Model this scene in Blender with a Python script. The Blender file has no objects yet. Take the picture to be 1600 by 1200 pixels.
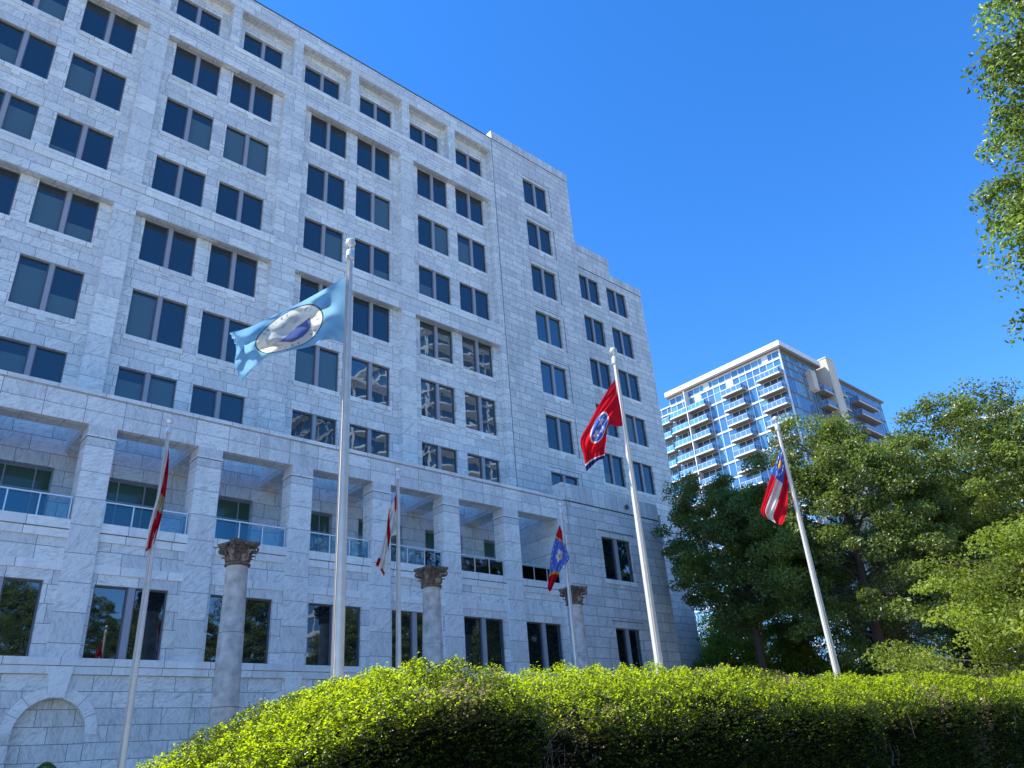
import bpy, bmesh, math, random
import numpy as np
from mathutils import Vector, Matrix
R = math.radians
random.seed(7); rng = np.random.default_rng(7)
S = bpy.context.scene
col = S.collection

# ------------------------------------------------------------------ camera
CAMZ = 1.6; FPX = 1210.78
YAW, PIT, ROL = R(43.399), R(26.632), R(-4.430)
def cam_axes():
    cy, sy, cp, sp = math.cos(YAW), math.sin(YAW), math.cos(PIT), math.sin(PIT)
    f = Vector((sy*cp, cy*cp, sp)); r = Vector((cy, -sy, 0)); u = r.cross(f)
    cr, sr = math.cos(ROL), math.sin(ROL)
    return cr*r + sr*u, -sr*r + cr*u, f
RX, UX, FX = cam_axes()
cam = bpy.data.cameras.new('camera'); cam_o = bpy.data.objects.new('camera', cam); col.objects.link(cam_o)
cam.sensor_width = 36; cam.lens = 36*FPX/1600; cam.clip_start = .05; cam.clip_end = 6000
cam_o.matrix_world = Matrix(((RX.x, UX.x, -FX.x, 0), (RX.y, UX.y, -FX.y, 0), (RX.z, UX.z, -FX.z, CAMZ), (0, 0, 0, 1)))
S.camera = cam_o
# ------------------------------------------------------------------ light
SUN_EL, SUN_AZ = 52.0, -55.7          # azimuth measured from +Y towards +X
w = bpy.data.worlds.new("World"); S.world = w; w.use_nodes = True
nt = w.node_tree; nt.nodes.clear()
sky = nt.nodes.new('ShaderNodeTexSky'); sky.sky_type = 'NISHITA'; sky.sun_disc = False
sky.sun_elevation = R(SUN_EL); sky.sun_rotation = R(SUN_AZ); sky.altitude = 300
sky.air_density = 1.0; sky.dust_density = .1; sky.ozone_density = 5.0
bg = nt.nodes.new('ShaderNodeBackground'); bg.inputs['Strength'].default_value = .15
ow = nt.nodes.new('ShaderNodeOutputWorld')
hs = nt.nodes.new('ShaderNodeHueSaturation'); hs.inputs['Saturation'].default_value = 1.27; hs.inputs['Value'].default_value = 1.05; hs.inputs['Hue'].default_value = .507
nt.links.new(sky.outputs[0], hs.inputs['Color']); nt.links.new(hs.outputs[0], bg.inputs[0]); nt.links.new(bg.outputs[0], ow.inputs[0])
sun = bpy.data.lights.new('sun', 'SUN'); sun.energy = 4.2; sun.angle = R(.53); sun.color = (1, .95, .87)
sun_o = bpy.data.objects.new('sun', sun); col.objects.link(sun_o)
sd = Vector((math.sin(R(SUN_AZ))*math.cos(R(SUN_EL)), math.cos(R(SUN_AZ))*math.cos(R(SUN_EL)), math.sin(R(SUN_EL))))
sun_o.rotation_euler = sd.to_track_quat('Z', 'Y').to_euler()
S.view_settings.view_transform = 'Standard'; S.view_settings.look = 'None'
S.view_settings.exposure = 1.12; S.view_settings.gamma = 1; S.view_settings.use_curve_mapping = False
S.cycles.max_bounces = 7; S.cycles.transparent_max_bounces = 8

# ------------------------------------------------------------------ materials
def newmat(name):
    m = bpy.data.materials.new(name); m.use_nodes = True
    m.node_tree.nodes.clear(); return m, m.node_tree
class N:
    def __init__(s, t): s.t = t
    def __call__(s, typ, ins=None, **kw):
        n = s.t.nodes.new('ShaderNode'+typ)
        for k, v in kw.items(): setattr(n, k, v)
        for k, v in (ins or {}).items():
            if isinstance(v, bpy.types.NodeSocket): s.t.links.new(v, n.inputs[k])
            else: n.inputs[k].default_value = v
        return n
def ramp(n, fac, stops):
    r = n('ValToRGB', {'Fac': fac})
    e = r.color_ramp.elements
    while len(e) < len(stops): e.new(.5)
    for el, (p, c) in zip(e, stops):
        el.position = p; el.color = (*c, 1) if len(c) == 3 else c
    return r.outputs[0]
def simple(name, c, rough=.6, metal=0, spec=.5, bump=0, bscale=30, var=0.0, vscale=3):
    m, t = newmat(name); n = N(t)
    p = n('BsdfPrincipled', {'Base Color': (*c, 1), 'Roughness': rough, 'Metallic': metal, 'Specular IOR Level': spec})
    g = n('NewGeometry')
    if var:
        no = n('TexNoise', {'Vector': g.outputs['Position'], 'Scale': vscale, 'Detail': 5})
        cc = ramp(n, no.outputs[0], [(.3, tuple(x*(1-var) for x in c)), (.7, tuple(min(1, x*(1+var)) for x in c))])
        t.links.new(cc, p.inputs['Base Color'])
    if bump:
        no2 = n('TexNoise', {'Vector': g.outputs['Position'], 'Scale': bscale, 'Detail': 4})
        b = n('Bump', {'Height': no2.outputs[0], 'Strength': bump, 'Distance': .02})
        t.links.new(b.outputs[0], p.inputs['Normal'])
    o = n('OutputMaterial', {'Surface': p.outputs[0]}); return m
def marble(name, bw, rh, off=.5, zo=0.0, xo=0.0, mortar=.011, stain=0.25, tone=1.0, veinmul=1.0):
    """pale grey-veined marble cladding, laid in blocks bw x rh with thin dark joints"""
    m, t = newmat(name); n = N(t)
    g = n('NewGeometry')
    sx = n('SeparateXYZ', {0: g.outputs['Position']}); sn = n('SeparateXYZ', {0: g.outputs['Normal']})
    u = n('Math', {0: sx.outputs[0], 1: sx.outputs[1]}, operation='ADD')
    u = n('Math', {0: u.outputs[0], 1: xo}, operation='ADD').outputs[0]
    v = n('Math', {0: sx.outputs[2], 1: zo}, operation='ADD').outputs[0]
    an = n('Math', {0: sn.outputs[2]}, operation='ABSOLUTE')
    hz = n('Math', {0: an.outputs[0], 1: .7}, operation='GREATER_THAN').outputs[0]
    v2 = n('Mix', {0: hz, 2: v, 3: sx.outputs[1]}).outputs[0]
    u2 = n('Mix', {0: hz, 2: u, 3: sx.outputs[0]}).outputs[0]
    cv = n('CombineXYZ', {0: u2, 1: v2, 2: 0.0}).outputs[0]
    br = n('TexBrick', {'Vector': cv, 'Color1': (0, 0, 0, 1), 'Color2': (1, 1, 1, 1), 'Mortar': (.5, .5, .5, 1), 'Scale': 1.0,
                        'Mortar Size': mortar, 'Mortar Smooth': .3, 'Bias': 0.0, 'Brick Width': bw, 'Row Height': rh},
           offset=off, offset_frequency=2, squash=.85 if off else 1.0, squash_frequency=3)
    rnd = br.outputs['Color']
    sh = n('VectorMath', {0: rnd, 1: (37.0, 71.0, 53.0)}, operation='MULTIPLY').outputs[0]
    p3 = n('VectorMath', {0: g.outputs['Position'], 1: sh}, operation='ADD').outputs[0]
    # streaky diagonal veins, direction swaps from block to block
    ang = n('Math', {0: rnd, 1: 2.2}, operation='MULTIPLY').outputs[0]
    rot = n('VectorRotate', {'Vector': p3, 'Axis': (0, 1, 0), 'Angle': ang}, rotation_type='AXIS_ANGLE').outputs[0]
    st = n('VectorMath', {0: rot, 1: (1.0, 1.0, 3.4)}, operation='MULTIPLY').outputs[0]
    n1 = n('TexNoise', {'Vector': st, 'Scale': 2.1, 'Detail': 7, 'Roughness': .62, 'Distortion': 1.3}).outputs[0]
    n2 = n('TexNoise', {'Vector': st, 'Scale': 1.15, 'Detail': 4, 'Roughness': .55, 'Distortion': 2.2}).outputs[0]
    ve = ramp(n, n1, [(.33, (1, 1, 1)), (.44, (.35, .35, .35)), (.54, (.06, .06, .06)), (.66, (0, 0, 0))])
    vt = n('Math', {0: n2, 1: .5}, operation='SUBTRACT').outputs[0]
    vt = n('Math', {0: vt}, operation='ABSOLUTE').outputs[0]
    vt = ramp(n, vt, [(.0, (1, 1, 1)), (.012, (.5, .5, .5)), (.035, (0, 0, 0))])
    a = tuple(x*tone for x in (.84, .87, .84)); b = tuple(x*tone for x in (.565, .60, .62)); d = tuple(x*tone for x in (.24, .255, .285))
    base = n('Mix', {0: n('Math', {0: rnd, 1: .75}, operation='MULTIPLY').outputs[0], 6: (*a, 1), 7: (*b, 1)}, data_type='RGBA').outputs[2]
    f1 = n('Math', {0: ve, 1: .48*veinmul}, operation='MULTIPLY').outputs[0]
    c1 = n('Mix', {0: f1, 6: base, 7: (*d, 1)}, data_type='RGBA').outputs[2]
    f2 = n('Math', {0: vt, 1: .38*veinmul}, operation='MULTIPLY').outputs[0]
    c2 = n('Mix', {0: f2, 6: c1, 7: (*d, 1)}, data_type='RGBA').outputs[2]
    # rain streaks and grime
    gv = n('VectorMath', {0: g.outputs['Position'], 1: (1.6, 1.6, .22)}, operation='MULTIPLY').outputs[0]
    gn = n('TexNoise', {'Vector': gv, 'Scale': 1.0, 'Detail': 6, 'Roughness': .65}).outputs[0]
    gf = ramp(n, gn, [(.5, (0, 0, 0)), (.75, (stain,)*3)])
    c3 = n('Mix', {0: gf, 6: c2, 7: (.30, .29, .27, 1)}, data_type='RGBA').outputs[2]
    c4 = n('Mix', {0: br.outputs['Fac'], 6: c3, 7: (.17, .175, .19, 1)}, data_type='RGBA').outputs[2]
    bp = n('Bump', {'Height': br.outputs['Fac'], 'Strength': .6, 'Distance': .012}, invert=True)
    p = n('BsdfPrincipled', {'Base Color': c4, 'Roughness': .42, 'Specular IOR Level': .45, 'Normal': bp.outputs[0]})
    n('OutputMaterial', {'Surface': p.outputs[0]}); return m
def glass(name, c, refl=1.55, wav=.02, wscale=.9, tint=(.85, .93, 1)):
    m, t = newmat(name); n = N(t)
    g = n('NewGeometry')
    no = n('TexNoise', {'Vector': g.outputs['Position'], 'Scale': wscale, 'Detail': 2, 'Distortion': .6}).outputs[0]
    bp = n('Bump', {'Height': no, 'Strength': 1.0, 'Distance': wav}).outputs[0]
    d = n('BsdfDiffuse', {'Color': (*c, 1)})
    gl = n('BsdfGlossy', {'Color': (*tint, 1), 'Roughness': .015, 'Normal': bp})
    fr = n('Fresnel', {'IOR': refl, 'Normal': bp})
    mx = n('MixShader', {0: fr.outputs[0], 1: d.outputs[0], 2: gl.outputs[0]})
    n('OutputMaterial', {'Surface': mx.outputs[0]}); return m
def leafmat(name, c, tr, trans=.45, rough=.45, spec=.4):
    """leaf colour varies leaf to leaf through the 'tint' attribute (brightness, dryness, painted shade)"""
    m, t = newmat(name); n = N(t)
    at = n('Attribute', attribute_name='tint')
    sp = n('SeparateColor', {0: at.outputs['Color']})
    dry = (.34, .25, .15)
    old = (.026, .046, .010)  # dark leaf tone that paints the shade of the hedge front
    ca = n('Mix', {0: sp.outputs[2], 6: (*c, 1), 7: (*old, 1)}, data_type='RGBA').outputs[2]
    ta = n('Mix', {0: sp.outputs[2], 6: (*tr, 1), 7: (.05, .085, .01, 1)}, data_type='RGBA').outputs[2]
    c0 = n('Mix', {0: sp.outputs[1], 6: ca, 7: (*dry, 1)}, data_type='RGBA').outputs[2]
    t0 = n('Mix', {0: sp.outputs[1], 6: ta, 7: (*dry, 1)}, data_type='RGBA').outputs[2]
    k = n('CombineColor', {0: sp.outputs[0], 1: sp.outputs[0], 2: sp.outputs[0]}).outputs[0]
    c1 = n('Mix', {0: 1.0, 6: c0, 7: k}, data_type='RGBA', blend_type='MULTIPLY').outputs[2]
    t1 = n('Mix', {0: 1.0, 6: t0, 7: k}, data_type='RGBA', blend_type='MULTIPLY').outputs[2]
    p = n('BsdfPrincipled', {'Base Color': c1, 'Roughness': rough, 'Specular IOR Level': spec})
    tl = n('BsdfTranslucent', {'Color': t1})
    mx = n('MixShader', {0: trans, 1: p.outputs[0], 2: tl.outputs[0]})
    n('OutputMaterial', {'Surface': mx.outputs[0]}); return m
M = {}
M['wall'] = marble('marble_blocks', 1.5, .50625, .5, zo=-.425)
M['wall_b'] = marble('marble_blocks_bay', 1.3, .50625, .5, zo=-.425, xo=.4)
M['base'] = marble('marble_base_blocks', 1.3, .5, .5, zo=-5.38, veinmul=1.2, stain=.4)
M['span'] = marble('marble_spandrel', 1.35, .62, .5, zo=-.1, xo=.3)
M['pier'] = marble('marble_piers', 400, .97, 0, zo=-.5, stain=.3, xo=5)
M['pil'] = marble('marble_pilaster', 400, 1.0125, 0, zo=-.425, xo=5)
M['frieze'] = marble('marble_frieze', 1.333, .57, 0, zo=-.18, stain=.5)
M['trim'] = marble('marble_trim', 1.6, 3.0, 0, zo=1.3, tone=1.03, veinmul=.5, stain=.35)
M['parapet'] = marble('marble_parapet', .55, 3.0, 0, zo=0, tone=.86, stain=.6)
M['side'] = marble('marble_blocks_side', 1.6, .50625, .5, zo=-.425, xo=.2, tone=.9, stain=.45, mortar=.017)
M['side2'] = marble('marble_blocks_low', 1.45, .54, .5, zo=-.2, xo=.7, tone=.88, stain=.5, mortar=.015)
M['joint'] = simple('joint_sealant', (.09, .09, .10), .9)
M['frame'] = simple('window_frame_metal', (.30, .32, .37), .45, .0, .5)
M['frame_dk'] = simple('window_frame_dark', (.10, .11, .125), .5)
M['g_dark'] = glass('window_glass_dark', (.012, .03, .045), 1.9, .003)
M['g_blind'] = glass('window_glass_blind_down', (.075, .13, .15), 1.7, .003)
M['g_ground'] = glass('window_glass_ground_floor', (.006, .010, .014), 2.3, .0025, .7)
M['g_dark2'] = glass('window_glass_wavy', (.012, .028, .035), 2.6, .003, .6)
M['g_green'] = glass('loggia_door_glass', (.055, .115, .085), 1.5, .004)
M['g_blue'] = glass('loggia_door_glass_lower', (.07, .19, .25), 1.5, .004)
M['steel'] = simple('brushed_steel', (.72, .74, .76), .35, .6)
M['pole'] = simple('painted_aluminium_pole', (.58, .585, .56), .38, .25, .5, var=.08, vscale=6)
M['ball'] = simple('pole_ball_metal', (.66, .67, .66), .3, .35)
M['rope'] = simple('halyard_rope', (.35, .33, .30), .9)
M['vent'] = simple('vent_metal', (.12, .11, .10), .5, .5)
M['ground'] = simple('plaza_paving', (.42, .35, .26), .85, var=.12, vscale=.6, bump=.2, bscale=12)
M['soil'] = simple('dark_soil', (.05, .035, .025), .95)

# ------------------------------------------------------------------ mesh helpers
class MB:
    def __init__(s): s.v = []; s.f = []; s.m = []; s.k = 0
    def quad(s, a, b, c, d, mi=None):
        i = len(s.v); s.v += [a, b, c, d]; s.f.append((i, i+1, i+2, i+3)); s.m.append(s.k if mi is None else mi)
    def box(s, x0, x1, y0, y1, z0, z1, mi=None):
        i = len(s.v)
        s.v += [(x0, y0, z0), (x1, y0, z0), (x1, y1, z0), (x0, y1, z0), (x0, y0, z1), (x1, y0, z1), (x1, y1, z1), (x0, y1, z1)]
        for q in ((0, 3, 2, 1), (4, 5, 6, 7), (0, 1, 5, 4), (1, 2, 6, 5), (2, 3, 7, 6), (3, 0, 4, 7)):
            s.f.append(tuple(i+j for j in q)); s.m.append(s.k if mi is None else mi)
    def front(s, x0, x1, z0, z1, y, holes=(), depth=.2):
        """wall face looking towards -Y at depth y with rectangular holes and their reveals"""
        xs = sorted({x0, x1, *[h[0] for h in holes], *[h[1] for h in holes]}); zs = sorted({z0, z1, *[h[2] for h in holes], *[h[3] for h in holes]})
        xs = [x for x in xs if x0 <= x <= x1]; zs = [z for z in zs if z0 <= z <= z1]
        for a, b in zip(xs, xs[1:]):
            for c, d in zip(zs, zs[1:]):
                mx, mz = (a+b)/2, (c+d)/2
                if any(h[0] < mx < h[1] and h[2] < mz < h[3] for h in holes): continue
                s.quad((a, y, c), (b, y, c), (b, y, d), (a, y, d))
        for h in holes:
            a, b, c, d = h[:4]; e = y+(h[4] if len(h) > 4 else depth)
            c0, d0 = max(c, z0), min(d, z1)
            s.quad((a, y, c0), (a, y, d0), (a, e, d0), (a, e, c0)); s.quad((b, y, c0), (b, e, c0), (b, e, d0), (b, y, d0))
            if d <= z1: s.quad((a, y, d), (b, y, d), (b, e, d), (a, e, d))
            if c >= z0: s.quad((a, y, c), (a, e, c), (b, e, c), (b, y, c))
    def tube(s, pts, rad, n=8, cap=True):
        if not hasattr(rad, '__len__'): rad = [rad]*len(pts)
        P = [Vector(p) for p in pts]; base = len(s.v)
        up = Vector((0, 0, 1))
        for i, p in enumerate(P):
            d = (P[min(i+1, len(P)-1)]-P[max(i-1, 0)]).normalized()
            a = d.cross(up if abs(d.z) < .95 else Vector((1, 0, 0))).normalized(); b = d.cross(a)
            for k in range(n):
                t = 2*math.pi*k/n; q = p+(a*math.cos(t)+b*math.sin(t))*rad[i]; s.v.append(tuple(q))
        for i in range(len(P)-1):
            for k in range(n):
                s.f.append((base+i*n+k, base+i*n+(k+1) % n, base+(i+1)*n+(k+1) % n, base+(i+1)*n+k)); s.m.append(s.k)
        if cap:
            s.f.append(tuple(base+k for k in range(n))); s.m.append(s.k)
            s.f.append(tuple(base+(len(P)-1)*n+k for k in range(n))[::-1]); s.m.append(s.k)
    def lathe(s, prof, cx=0, cy=0, n=24, z0=0):
        base = len(s.v)
        for r, z in prof:
            for k in range(n):
                t = 2*math.pi*k/n; s.v.append((cx+r*math.cos(t), cy+r*math.sin(t), z0+z))
        for i in range(len(prof)-1):
            for k in range(n):
                s.f.append((base+i*n+k, base+i*n+(k+1) % n, base+(i+1)*n+(k+1) % n, base+(i+1)*n+k)); s.m.append(s.k)
        s.f.append(tuple(base+k for k in range(n))[::-1]); s.m.append(s.k)
        s.f.append(tuple(base+(len(prof)-1)*n+k for k in range(n))); s.m.append(s.k)
    def build(s, name, mats, parent=None, smooth=False, loc=None):
        me = bpy.data.meshes.new(name)
        vv = s.v if loc is None else [(a-loc[0], b-loc[1], c-loc[2]) for a, b, c in s.v]
        me.from_pydata(vv, [], s.f)
        mats = mats if isinstance(mats, (list, tuple)) else [mats]
        for m in mats: me.materials.append(m)
        if len(mats) > 1: me.polygons.foreach_set('material_index', s.m)
        if smooth: me.polygons.foreach_set('use_smooth', [True]*len(me.polygons))
        me.update()
        o = bpy.data.objects.new(name, me); col.objects.link(o)
        if parent is not None: o.parent = parent
        elif loc is not None: o.location = loc
        return o
def shade_auto(o, ang=40):
    bm = bmesh.new(); bm.from_mesh(o.data)
    bmesh.ops.remove_doubles(bm, verts=bm.verts, dist=1e-5)
    bmesh.ops.recalc_face_normals(bm, faces=bm.faces)
    for f in bm.faces: f.smooth = True
    for e in bm.edges:
        if len(e.link_faces) == 2 and e.calc_face_angle(0) > R(ang): e.smooth = False
    bm.to_mesh(o.data); bm.free()
def tag(o, label=None, cat=None, group=None, kind=None):
    if label: o['label'] = label
    if cat: o['category'] = cat
    if group: o['group'] = group
    if kind: o['kind'] = kind
    return o
def empty(name, loc=(0, 0, 0), rz=0):
    o = bpy.data.objects.new(name, None); o.location = loc; o.rotation_euler.z = rz
    o.empty_display_size = .5; col.objects.link(o); return o
def copy_tree(o, parent=None):
    c = o.copy(); col.objects.link(c)
    if parent is not None: c.parent = parent
    for ch in list(o.children): copy_tree(ch, c)
    return c
def ray(px, py):
    return RX*((px-800)/FPX)+UX*(-(py-600)/FPX)+FX
def atY(px, py, Y):
    d = ray(px, py); d = d*(Y/d.y); return Vector((d.x, d.y, d.z+CAMZ))
def at_dist(px, py, D):
    d = ray(px, py); d = d*(D/math.hypot(d.x, d.y)); return Vector((d.x, d.y, d.z+CAMZ))

# ------------------------------------------------------------------ ground
g = MB(); g.quad((-3000, -3000, 0), (3000, -3000, 0), (3000, 3000, 0), (-3000, 3000, 0))
tag(g.build('ground', M['ground']), kind='structure')

g = MB(); g.quad((-60, -60, .004), (70, -60, .004), (70, 1.9, .004), (-60, 1.9, .004))  # unseen dark sheet added to cut bounce light onto the hedge front
M['dark_sheet'] = simple('dark_sheet_surface', (.05, .05, .05), .9, var=.2, vscale=2)
tag(g.build('added_ground_sheet', M['dark_sheet']), kind='structure')
# ================================================================== the marble office building
U, B, L = 32.6, 32.95, 28.75        # planes: upper wall, bay wall, loggia front
XL = -20.0
off = empty('office_building', (10, L, 0))
tag(off, 'long marble clad office building with rows of paired windows and a ground level colonnade', 'building')
def put(mb, name, mats, parent=off, smooth=False):
    o = mb.build(name, mats, None, smooth); o.parent = parent
    o.matrix_parent_inverse = Matrix.Identity(4)
    # child keeps world placement: parent is a pure translation
    p = parent
    while p is not None and p.type == 'EMPTY':
        o.location = o.location - p.location; p = p.parent
    return o
def window(x0, x1, z0, z1, y, kinds=('d', 'd'), sill=True, mull=.2, parent=off, key=True, sillmat='trim'):
    """paired window: frame with a broad centre post, its two panes, and the stone sill below"""
    f = MB(); c = (x0+x1)/2; yf = y+.13; t = .055
    f.k = 0
    f.box(c-mull/2, c+mull/2, y+.05, y+.2, z0, z1)
    f.k = 1
    for a, b in ((x0, c-mull/2), (c+mull/2, x1)):
        f.box(a, a+t, yf, yf+.08, z0, z1); f.box(b-t, b, yf, yf+.08, z0, z1)
        f.box(a+t, b-t, yf, yf+.08, z0, z0+t); f.box(a+t, b-t, yf, yf+.08, z1-t, z1)
    fo = put(f, 'window', [M['frame'], M['frame_dk']])
    p = MB(); mats = [M['g_dark'], M['g_blind'], M['g_ground'], M['g_dark2']]
    for (a, b), k in zip(((x0+t, c-mull/2-t), (c+mull/2+t, x1-t)), kinds):
        zz0, zz1 = z0+t, z1-t; yp = yf+.05
        if k == 'b':
            zm = zz1-random.choice([.12, .35, .5]) if random.random() < .7 else zz0+random.uniform(.5, 1.2)
            p.quad((a, yp, zz0), (b, yp, zz0), (b, yp, zm), (a, yp, zm), 1); p.quad((a, yp, zm), (b, yp, zm), (b, yp, zz1), (a, yp, zz1), 0)  # dark top strip paints the soffit's shadow above the blind tone
        else: p.quad((a, yp, zz0), (b, yp, zz0), (b, yp, zz1), (a, yp, zz1), {'d': 0, 'g': 2, 'w': 3}[k])
    po = p.build('pane', mats, fo)
    if sill:
        s = MB(); s.box(x0-.06, x1+.06, y-.05, y+.14, z0-.26, z0)
        if key: s.box(c-.17, c+.17, y-.05, y+.02, z0-.47, z0-.265)
        s.build('sill', M[sillmat], fo)
    return fo
STO = 4.05; TOP = [18.65+STO*k for k in range(7)]; WH = 2.45     # window heads, lowest row first
wl = {0: -.05, 1: 3.19, 2: 7.74, 3: 10.97, 4: 15.94, 5: 19.21, 6: 23.86, 7: 27.12, -1: -4.9, -2: -8.15, -3: -12.9, -4: -16.15}
WW = 2.51
bays = [((-17.0, -10.4), (-4, -3)), ((-9.1, -2.2), (-2, -1)), ((-.85, 6.22), (0, 1)), ((7.2, 14.03), (2, 3)), ((15.41, 22.3), (4, 5)), ((23.3, 30.07), (6, 7))]
# --- upper wall: front plane, split into bands around the recessed bays
Z0, ZC0, ZC1, ZR2, ZS1, ZTOP = 12.5, 26.72, 28.12, 38.87, 40.6, 45.16
XR = 30.58
mb = MB()
holes = []
for (a, b), _ in bays:
    holes += [(a, b, ZC1, ZR2, B-U), (a, b, Z0-1, ZC0, B-U)]
mb.front(XL, XR, Z0, ZS1, U, holes)
put(mb, 'wall', M['wall'])
# top storey with one framed recess per window
mb = MB(); tops = [.72, 4.7, 8.715, 12.68, 16.7, 20.72, 24.72, 28.74, -3.3, -7.3, -11.3, -15.3]
mb.front(XL, XR, ZS1, ZTOP, U, [(c-1.72, c+1.72, ZS1+.02, 43.9, .6) for c in tops])
mb.box(XL, XR, U+.005, 60, ZTOP-.6, ZTOP-.3)
mb.quad((XL, U, Z0), (XL, U, ZTOP), (XL, 60, ZTOP), (XL, 60, Z0))
mb.quad((XL, 60, 0), (XL, 60, ZTOP), (XR, 60, ZTOP), (XR, 60, 0))
put(mb, 'attic_wall', M['wall'])
mb = MB(); mb.box(XL, XR, U-.03, U+.5, ZTOP+.001, ZTOP+.09); put(mb, 'roof_coping', M['joint'])
for c in tops:
    mb = MB(); mb.front(c-1.72, c+1.72, ZS1-.2, 43.9, U+.6, [(c-1.25, c+1.25, 40.5, 42.95, .15)])
    # raised stone surround
    mb.box(c-1.45, c+1.45, U+.57, U+.6-.002, 43.2, 43.24)
    put(mb, 'recess_wall', M['wall_b'])
    window(c-1.25, c+1.25, 40.5, 42.95, U+.62, ('d', 'd') if random.random() < .75 else ('d', 'b'), sill=False)
# bay walls and their windows
blind = {(0, 5): 'db', (1, 5): 'dd', (1, 4): 'bd', (1, 3): 'bd', (0, 3): 'db', (0, 4): 'bd', (1, 2): 'bb', (1, 1): 'bb', (2, 4): 'db', (3, 4): 'bb', (3, 5): 'dd',
         (4, 3): 'db', (5, 3): 'db', (6, 4): 'db', (6, 3): 'bd', (7, 4): 'bd', (4, 1): 'bb', (2, 1): 'bd', (2, 0): 'bb', (3, 1): 'dd', (1, 0): 'bd'}
wavy = {(5, 1), (5, 0), (6, 2), (7, 2), (6, 1), (7, 1), (6, 0), (7, 0)}
for (a, b), cs in bays:
    for z0, z1, rows in ((ZC1, ZR2, (3, 4, 5)), (Z0, ZC0, (0, 1, 2))):
        mb = MB()
        hs = [(wl[c], wl[c]+WW, TOP[r]-WH, TOP[r] if r not in (5, 2) else z1, .16) for c in cs for r in rows]
        mb.front(a, b, z0, z1, B, hs)
        put(mb, 'bay_wall', M['wall_b'])
        for c in cs:
            for r in rows:
                k = blind.get((c, r), random.choice(['dd']*7+['db']))
                if (c, r) in wavy: k = 'ww'
                if c < 0: k = random.choice(['dd', 'db', 'bb'])
                zt = TOP[r] if r not in (5, 2) else z1
                window(wl[c], wl[c]+WW, TOP[r]-WH, zt, B, tuple(k), sill=(r not in (3,)), key=True)
# pilaster faces between the bays, with a thin capital line
for x0, x1 in ((6.22, 7.2), (22.3, 23.3), (-2.2, -.85)):
    for z0, z1 in ((ZC1+.02, ZR2-.45), (Z0+2.8, ZC0-.42)):
        mb = MB(); mb.box(x0+.02, x1-.02, U-.015, U-.001, z0, z1); put(mb, 'pilaster', M['pil'])
        mb = MB(); mb.box(x0+.01, x1-.01, U-.045, U-.002, z1+.04, z1+.12); put(mb, 'pilaster_capital', M['trim'])
# sill courses running along the wall
def course(x0, x1, y, z0, z1, proud, mat='trim', name='sill_course', dark=True):
    mb = MB(); mb.k = 0; mb.box(x0, x1, y-proud, y-.001, z0, z1)
    mats = [M[mat]]
    put(mb, name, mats)
for x0, x1 in ((XL, 14.1), (15.33, 30.15)):
    course(x0, x1, U, 28.12, 28.30, .05); course(x0, x1, U, 27.80, 28.115, .035); 
course(XL, 30.5, U, 40.28, 40.62, .05); course(XL, 30.3, U, 39.625, 39.64, .008, 'joint', 'shadow_joint')
# expansion joint between main wall and end block
mb = MB(); mb.box(XR, XR+.06, U+.02, U+.1, Z0, ZTOP); put(mb, 'expansion_joint', M['joint'])

# --- end block with one column of windows
X1, X2 = XR+.06, 38.87
W8 = (33.65, 36.17)
mb = MB(); hs = [(W8[0], W8[1], t-WH, t, .2) for t in TOP]
mb.front(X1, X2, Z0, 45.22, U, hs)
mb.quad((X2, U, Z0-12), (X2, 60, Z0-12), (X2, 60, 45.22), (X2, U, 45.22))
mb.quad((X1, U, 45.22), (X2, U, 45.22), (X2, 60, 45.22), (X1, 60, 45.22))
put(mb, 'end_wall', M['side'])
for (a_, b_, y_, z_) in ((X1, X2, U, 45.18), (38.87, 50.4, 35.3, 39.62), (30.42, 38.9, L, 15.04)):
    mb = MB(); mb.box(a_+.01, b_-.01, y_-.01, y_-.001, z_, z_+.045); put(mb, 'shadow_joint', M['joint'])  # dark strip paints the shadow line along the joint under the parapet
mb = MB(); mb.box(X1, X2, U-.02, U+.5, 45.26, 46.02); mb.box(X1, X1+.5, U+.5, 59, 45.26, 46.02); mb.box(X2-.5, X2, U+.5, 59, 45.26, 46.02)
put(mb, 'parapet', M['parapet'])
for i, t in enumerate(TOP):
    window(W8[0], W8[1], t-WH, t, U+.02, tuple(['dd', 'dd', 'ww', 'ww', 'dd', 'dd', 'dd'][i]), sillmat='trim')
    mb = MB(); x0, x1 = W8
    mb.box(x0-.1, x1+.34, U-.022, U-.001, t+.30, t+.318); mb.box(x1+.322, x1+.34, U-.022, U-.001, t-WH-.2, t+.30)
    put(mb, 'window_surround', M['joint'])
# --- set back stepped wing
Y2 = 35.3; X3 = 50.4
mb = MB(); c9, c10 = (41.93, 44.45), (45.5, 48.03)
hs = [(c[0], c[1], t-WH, t, .2) for c in (c9, c10) for t in TOP[:6]]
mb.front(X2, X3, 0, 39.66, Y2, hs)
mb.quad((X3, Y2, 0), (X3, 60, 0), (X3, 60, 39.66), (X3, Y2, 39.66)); mb.quad((X2, Y2, 39.66), (X3, Y2, 39.66), (X3, 60, 39.66), (X2, 60, 39.66))
put(mb, 'wing_wall', M['side'])
mb = MB(); mb.box(47.0, X3, Y2-.02, Y2+.5, 39.70, 40.42); mb.box(X3-.5, X3, Y2+.5, 59, 39.70, 40.42)
mb.box(X2, 47.0, Y2-.02, Y2+.5, 39.70, 40.42)
put(mb, 'parapet', M['parapet'])
mb = MB(); mb.box(X2, 47.0, Y2+.52, 59, 39.70, 42.02); put(mb, 'stepped_wall', M['side'])
mb = MB(); mb.box(X2, 47.0, Y2+.50, Y2+1.0, 42.06, 42.7); mb.box(46.5, 47.0, Y2+1.0, 59, 42.06, 42.7); put(mb, 'parapet', M['parapet'])
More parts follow.
